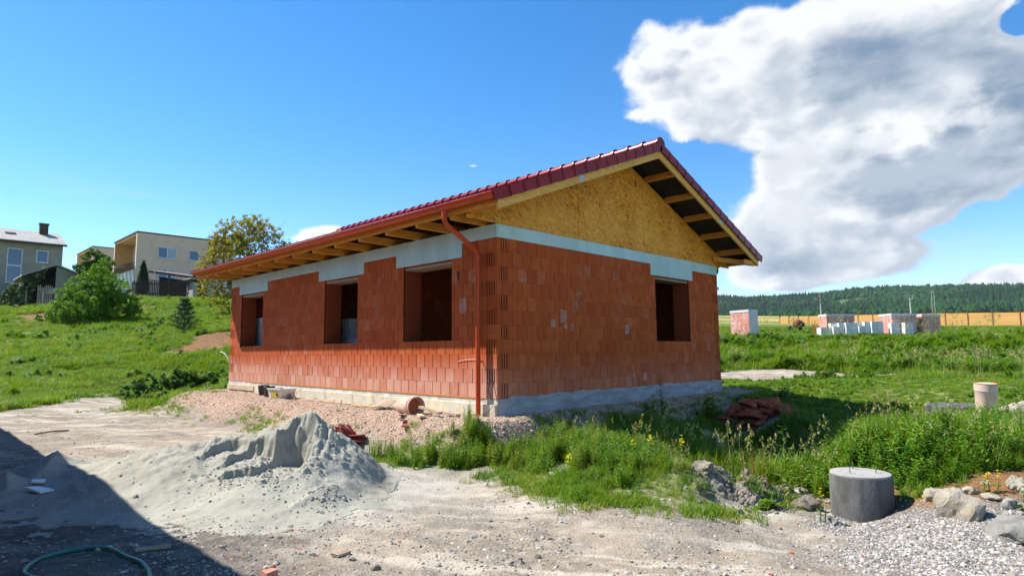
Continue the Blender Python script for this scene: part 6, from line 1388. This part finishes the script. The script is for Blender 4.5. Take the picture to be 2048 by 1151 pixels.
    weed('boulder_weed', 'dark green weed growing over the right hand boulders', 'weed', .35, -6.85, .26, 20, .12, 'weed', 511, 6, .45)
plants()

# ------------------------------------------------------------------ houses on the slope
def window(par, x0, x1, y, z0, z1, blind=None, mull=True):
    """window in a wall that faces -y"""
    mb = MB(); f = .07
    for a, b, c, d in ((x0, x1, z0, z0+f), (x0, x1, z1-f, z1), (x0, x0+f, z0+f, z1-f), (x1-f, x1, z0+f, z1-f)): mb.box((a, y-.04, c), (b, y+.03, d))
    if mull: m = (x0+x1)/2; mb.box((m-.04, y-.035, z0+f), (m+.04, y+.03, z1-f))
    if mull == 'h': pass
    w = mb.obj('window', M['frame'], par)
    if mull:
        for a, b, mt in ((x0+f, (x0+x1)/2-.04, 'glass'), ((x0+x1)/2+.04, x1-f, blind or 'glass')): mb = MB(); mb.box((a, y-.012, z0+f), (b, y+.02, z1-f)); mb.obj('pane', M[mt], w)
    else: mb = MB(); mb.box((x0+f, y-.012, z0+f), (x1-f, y+.02, z1-f)); mb.obj('pane', M['glass'], w)
    mb = MB(); mb.box((x0-.05, y-.12, z0-.05), (x1+.05, y-.04, z0-.002)); mb.obj('sill', M['frame'], w); return w
def slope_houses():
    # grey gabled house at the left edge
    o = thing('grey_house', 'plain grey plastered house with pale lichened roof at the left edge', 'house', (0,0,0)); Y = 67.69
    mb = MB(); mb.box((-8, Y, 5.2), (4.72, Y+8, 11.75)); mb.prism([(4.72, Y, 11.75), (4.72, Y+8, 11.75), (4.72, Y+4, 13.2)], (-12.72, 0, 0)); mb.obj('wall', M['plaster_grey'], o)
    for s in (0, 1):
        q = [(4.95, Y-.55, 11.62), (4.95, Y+4, 13.38), (4.95, Y+4, 13.50), (4.95, Y-.55, 11.76)]
        if s: q = [(a, 2*Y+8-b, c) for a, b, c in q]
        mb = MB(); mb.prism(q, (-13.3, 0, 0)); r = mb.obj('roof', M['roof_grey'], o)
        if s == 0:
            mb = MB(); mb.box((3.15, Y+2.9, 12.6), (3.85, Y+3.5, 14.15)); mb.box((3.08, Y+2.83, 14.15), (3.92, Y+3.57, 14.27)); ch = mb.obj('chimney', M['chimney'], r)
            n = Vector((0,-.36,.93)).normalized(); mb = MB(); mb.obox((.75, Y+2.0, 12.74), (.42,0,0), (0,.36,.135), n*.06); mb.obj('skylight', M['dark_in'], r)
    mb = MB(); mb.box((-8, Y-.68, 11.55), (4.98, Y-.55, 11.66)); mb.obj('gutter', M['coping'], o)
    w = window(o, 2.62, 3.58, Y-.01, 9.83, 11.02, mull=False)
    w = window(o, .40, 1.56, Y-.01, 7.7, 11.02, mull=False); mb = MB(); mb.box((.47, Y-.045, 9.30), (1.49, Y-.014, 9.42)); mb.obj('transom', M['frame'], w)
    mb = MB(); mb.box((-8, Y-.03, 5.0), (2.3, Y-.002, 6.55)); mb.obj('recess_shade_sheet', M['dark_in'], o)  # flat near-black sheet on the wall, painting the shade of a recess
    # beige flat roofed house
    o = thing('beige_house', 'beige flat roofed house with recessed ochre balcony on the slope', 'house', (0,0,0)); X0, Y0 = 13.45, 76.79; X1 = 25; Y1 = 87.4; T = 15.55; B = 6.6
    mb = MB(); mb.box((X0, Y0, B), (X1, Y0+.35, T)); mb.box((X0, Y1-.35, B), (X1, Y1, T)); mb.box((X1-.3, Y0+.35, B), (X1, Y1-.35, T)); mb.box((X0+2.2, Y0+.35, B), (X0+2.5, Y1-.35, T)); mb.box((X0, Y0+.35, B), (X0+2.2, Y1-.35, B+1.6)); mb.obj('wall', M['plaster_beige'], o)
    mb = MB(); mb.box((X0-.05, Y0-.05, T), (X1+.05, Y1+.05, T+.16)); rf = mb.obj('roof', M['coping'], o)
    mb = MB(); mb.box((X0+.02, Y0+.352, T-.25), (X0+2.198, Y1-.352, T-.002)); mb.obj('soffit', M['plaster_orange'], rf)
    mb = MB(); mb.box((X0+.04, Y1-.42, B+1.6), (X0+2.198, Y1-.352, T-.26)); mb.obj('side_wall', M['plaster_orange'], o)
    mb = MB(); mb.box((X0+2.13, Y0+.36, B+1.61), (X0+2.195, Y1-.43, T-.26)); rw = mb.obj('balcony_wall', M['plaster_white'], o)
    for yy in (Y0+2.2, Y0+5.0):
        mb = MB(); mb.box((X0+2.07, yy, 12.0), (X0+2.125, yy+1.5, 13.0)); w = mb.obj('window', M['frame'], o)
        for q in (0, 1): mb = MB(); mb.box((X0+2.045, yy+.1+q*.7, 12.1), (X0+2.068, yy+.7+q*.7, 12.9)); mb.obj('pane', M['glass'], w)
    mb = MB(); mb.box((X0+2.05, Y0+2.3, 14.0), (X0+2.12, Y0+2.5, 14.6)); mb.box((X0+2.05, Y0+2.9, 14.0), (X0+2.12, Y0+3.1, 14.6)); mb.obj('wall_ornament', M['metal'], o)
    mb = MB(); mb.box((X0-.02, Y0+.36, 10.9), (X0+2.1, Y1-.43, 11.1)); mb.obj('balcony_floor', M['plaster_white'], o)
    mb = MB(); mb.box((X0-.04, Y0+.36, 8.2), (X0+.10, Y1-.43, 10.9)); mb.obj('balcony_front', M['plaster_white'], o)
    rp = thing('balcony_canopy', None, None); rp.parent = o
    for k in range(6):
        mb = MB(); yy = Y0+.6+k*1.6; mb.obox((X0-.5, yy+.7, 11.75+.05*(k % 3)), (.75,0,.32), (0,.7,0), Vector((-.32,0,.75)).normalized()*.03); mb.obj('panel', M['metal'] if k > 1 else M['coping'], rp)
    mb = MB(); mb.box((X0-.03, Y0+.4, 11.1), (X0+.02, Y1-.5, 11.2)); mb.obj('rail', M['coping'], rp)
    mb = MB()
    for k in range(30): mb.box((X0-.02, Y0+.5+k*.32, 11.2), (X0+.01, Y0+.54+k*.32, 12.0))
    mb.obj('balusters', M['coping'], rp)
    window(o, 15.80, 17.90, Y0-.01, 12.68, 14.02, 'curtain'); window(o, 19.38, 20.58, Y0-.01, 12.70, 13.97, mull=False); window(o, 15.9, 17.95, Y0-.01, 10.1, 11.28, 'curtain'); window(o, 19.5, 20.6, Y0-.01, 10.2, 11.3, mull=False)
    mb = MB(); mb.box((18.5, Y0-.03, 15.0), (18.6, Y0-.002, 15.1)); mb.obj('vent', M['coping'], o)
    # smaller twin behind
    o = thing('terraced_house', 'smaller beige balcony house between the grey and the large beige house', 'house', (0,0,0)); X0, Y0 = 15.44, 110.2; Y1 = 122; T = 18.2; B = 8
    mb = MB(); mb.box((X0, Y0, B), (26, Y0+.4, T)); mb.box((X0, Y1-.4, B), (26, Y1, T)); mb.box((X0+2.2, Y0+.4, B), (X0+2.6, Y1-.4, T)); mb.box((X0, Y0+.4, B), (X0+2.2, Y1-.4, 14.2)); mb.box((25.6, Y0+.4, B), (26, Y1-.4, T)); mb.obj('wall', M['plaster_beige'], o)
    mb = MB(); mb.box((X0-.05, Y0-.05, T), (26.05, Y1+.05, T+.14)); rf = mb.obj('roof', M['coping'], o)
    mb = MB(); mb.box((X0+.02, Y0+.42, T-.3), (X0+2.19, Y1-.42, T-.004)); mb.obj('soffit', M['plaster_orange'], rf)
    for yy in (Y0+1.5, Y0+4.8): mb = MB(); mb.box((X0+2.1, yy, 14.9), (X0+2.19, yy+1.8, 16.3)); w = mb.obj('window', M['frame'], o); mb = MB(); mb.box((X0+2.07, yy+.12, 15.0), (X0+2.098, yy+1.68, 16.2)); mb.obj('pane', M['glass'], w)
    mb = MB()
    for k in range(26): mb.box((X0-.03, Y0+.5+k*.42, 14.2), (X0+.03, Y0+.60+k*.42, 15.2))
    mb.box((X0-.05, Y0+.4, 15.2), (X0+.05, Y1-.4, 15.3)); mb.obj('railing', M['wood_dark'], o)
    mb = MB(); mb.box((X0-.03, Y0+.4, 12.6), (X0-.002, Y1-.4, 14.1)); mb.obj('ochre_band', M['plaster_orange'], o)
    mb = MB(); mb.obox((X0-.25, Y0+6, 15.0), (.06,0,.5), (0,.25,0), (.03,0,0)); mb.obj('satellite_dish', M['frame'], o)
    # shed with open gable
    o = thing('shed', 'open fronted grey shed with dark inside below the grey house', 'shed', (0,0,0)); X0, Y0 = 2.9, 58.45; X1 = 4.6; B = 4.6
    mb = MB(); mb.prism([(X0, Y0-0, B), (X0+2.3, Y0, B), (X0+2.3, Y0, 7.55), (X0, Y0, 8.5)], (0, .15, 0)); mb.box((X0+2.15, Y0+.15, B), (X0+2.3, Y0+6, 7.5)); mb.box((X0-2.2, Y0+6, B), (X0+2.3, Y0+6.15, 7.5)); mb.obj('wall', M['plaster_grey'], o)
    mb = MB(); mb.prism([(X0+2.6, Y0-.2, 7.48), (X0, Y0-.2, 8.58), (X0, Y0-.2, 8.70), (X0+2.6, Y0-.2, 7.60)], (0, 6.6, 0)); mb.prism([(X0-.002, Y0-.2, 8.58), (X0-2.3, Y0+.6, 7.55), (X0-2.3, Y0+.6, 7.67), (X0-.002, Y0-.2, 8.70)], (0, 5.9, 0)); mb.obj('roof', M['roof_grey'], o)
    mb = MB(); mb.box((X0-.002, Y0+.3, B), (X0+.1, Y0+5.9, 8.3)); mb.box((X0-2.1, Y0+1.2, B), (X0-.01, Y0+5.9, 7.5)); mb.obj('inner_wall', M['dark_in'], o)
    for xx, mt in ((X0-2.0, 'pole_dark'), (X0-.9, 'frame'), (X0-.05, 'pole')): mb = MB(); mb.box((xx, Y0+.1, B-.3), (xx+.12, Y0+.22, 6.3)); mb.obj('post', M[mt], o)
    mb = MB(); mb.prism([(X0-.9, Y0-.1, 6.1), (X0+.05, Y0-.1, 6.1), (X0+.02, Y0-.1, 6.65)], (0, .1, 0)); mb.obj('sheet_lean', M['metal'], o)
    # low picket fence left of the shed
    def pickets(name, lab, A, B_, n, h, mat, gap=.5, zoff=0, seed=1):
        o = thing(name, lab, 'fence', (0,0,0)); A = Vector(A); B_ = Vector(B_); u = (B_-A)/n; ul = u.normalized(); nr = Vector((-ul.y, ul.x, 0)); rs = random.Random(seed)
        for k in range(n):
            p = A+u*(k+.5); z = ground_z(p.x, p.y)+zoff; hh = h*rs.uniform(.93, 1.05); w = u.length*gap; mb = MB()
            mb.prism([(p-ul*w/2+Vector((0,0,z))), (p+ul*w/2+Vector((0,0,z))), (p+ul*w/2+Vector((0,0,z+hh-.08))), (p+Vector((0,0,z+hh))), (p-ul*w/2+Vector((0,0,z+hh-.08)))], nr*.025); mb.obj('picket', M[mat], o)
        for f in (.25, .8):
            mb = MB(); a = A+Vector((0,0,ground_z(A.x, A.y)+zoff+h*f)); b = B_+Vector((0,0,ground_z(B_.x, B_.y)+zoff+h*f)); d = (b-a)/2; mb.obox((a+b)/2-nr*-.045, d, nr*.018, (0,0,.045)); mb.obj('rail', M[mat], o)
        return o
    pickets('picket_fence', 'short pale broken picket fence in front of the open shed', (1.55, 57.8, 0), (2.5, 56.9, 0), 8, 1.7, 'wood_old', .55, .1, 2)
    pickets('picket_fence', 'dark brown picket fence at the top of the grassy slope', (9.3, 60.9, 0), (13.2, 56.8, 0), 34, 1.75, 'wood_dark', .62, 0, 3)
    # pergola roof behind the fence
    o = thing('pergola', 'low garden shelter with faded pink sheet roof behind the dark fence', 'shelter', (0,0,0))
    mb = MB(); A, B_ = Vector((11.5, 64.0, 9.45)), Vector((15.4, 60.9, 8.75)); bk = Vector((2.2, 3.2, .35)); mb.prism([A, B_, B_+bk, A+bk], (0,0,.08)); mb.obj('roof', M['roof_pink'], o)
    mb = MB(); d = (B_-A)/2; mb.obox((A+B_)/2-Vector((0,0,.12)), d, d.cross(Vector((0,0,1))).normalized()*.05, (0,0,.09)); mb.obj('beam', M['wood_dark'], o)
    for f in (.12, .42, .95):
        p = A.lerp(B_, f); mb = MB(); mb.box((p.x-.07, p.y-.07, ground_z(p.x, p.y)-.2), (p.x+.07, p.y+.07, p.z-.05)); mb.obj('post', M['plaster_beige'] if f < .2 else M['wood_dark'], o)
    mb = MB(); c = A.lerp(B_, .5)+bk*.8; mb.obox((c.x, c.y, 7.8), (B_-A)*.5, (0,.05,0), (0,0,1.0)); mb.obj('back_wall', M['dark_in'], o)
    o = thing('garden_hut', 'small pale grey hut with dark door right of the picket fence', 'hut', (0,0,0)); mb = MB(); mb.box((13.5, 56.6, 5.6), (15.2, 58.6, 7.75)); mb.obj('wall', M['roof_grey'], o)
    mb = MB(); mb.box((13.9, 56.55, 5.8), (14.8, 56.598, 7.5)); mb.obj('door', M['wood_dark'], o)
    mb = MB(); mb.obox((14.3, 57.4, 8.0), (1.2,0,-.08), (0,1.3,0), (0,0,.05)); mb.obj('roof', M['roof_grey'], o)
slope_houses()

# ------------------------------------------------------------------ the neighbouring house whose eave shades the left foreground
def neighbour():
    o = thing('neighbour_house', 'twin red brick house outside the left edge, casting the foreground shade', 'house', (0,0,0)); x1, x0, y0, y1 = -7.75, -15.85, -2.2, 14.0
    mb = MB(); mb.box((x0, y0, -.9), (x1, y1, 2.99)); mb.obj('wall', M['brick_in'], o)
    for s in (0, 1):
        e = x1+.84; xm = (x0+x1)/2; q = [(e, y0-.8, 3.12), (xm, y0-.8, 4.98), (xm, y0-.8, 5.18), (e, y0-.8, 3.26)]
        if s: q = [(2*xm-a, b, c) for a, b, c in q]
        mb = MB(); mb.prism(q, (0, y1-y0+1.6, 0)); mb.obj('roof', M['tile'], o)
    mb = MB(); mb.prism([(x0, y0+.1, 2.992), (x1, y0+.1, 2.992), ((x0+x1)/2, y0+.1, 4.6)], (0, .05, 0)); mb.obj('gable_board', M['osb'], o)
neighbour()
for ob in list(bpy.data.objects):
    if ob.get('label') is None and 'label' in ob.keys(): del ob['label']

def haze():
    m = bpy.data.materials.new('thin_haze'); m.use_nodes = True; m.node_tree.nodes.clear(); t = NT(m.node_tree)
    v = t.n('ShaderNodeVolumePrincipled'); v.inputs['Color'].default_value = (0.80, 0.88, 1.0, 1); v.inputs['Density'].default_value = HAZE; v.inputs['Anisotropy'].default_value = 0.1
    t.t.links.new(v.outputs[0], t.n('ShaderNodeOutputMaterial').inputs['Volume'])
    mb = MB(); mb.box((-5600, -5600, -12), (5600, 5600, 240)); tag(mb.obj('haze', m), kind='stuff')
HAZE = 0.00006
haze()
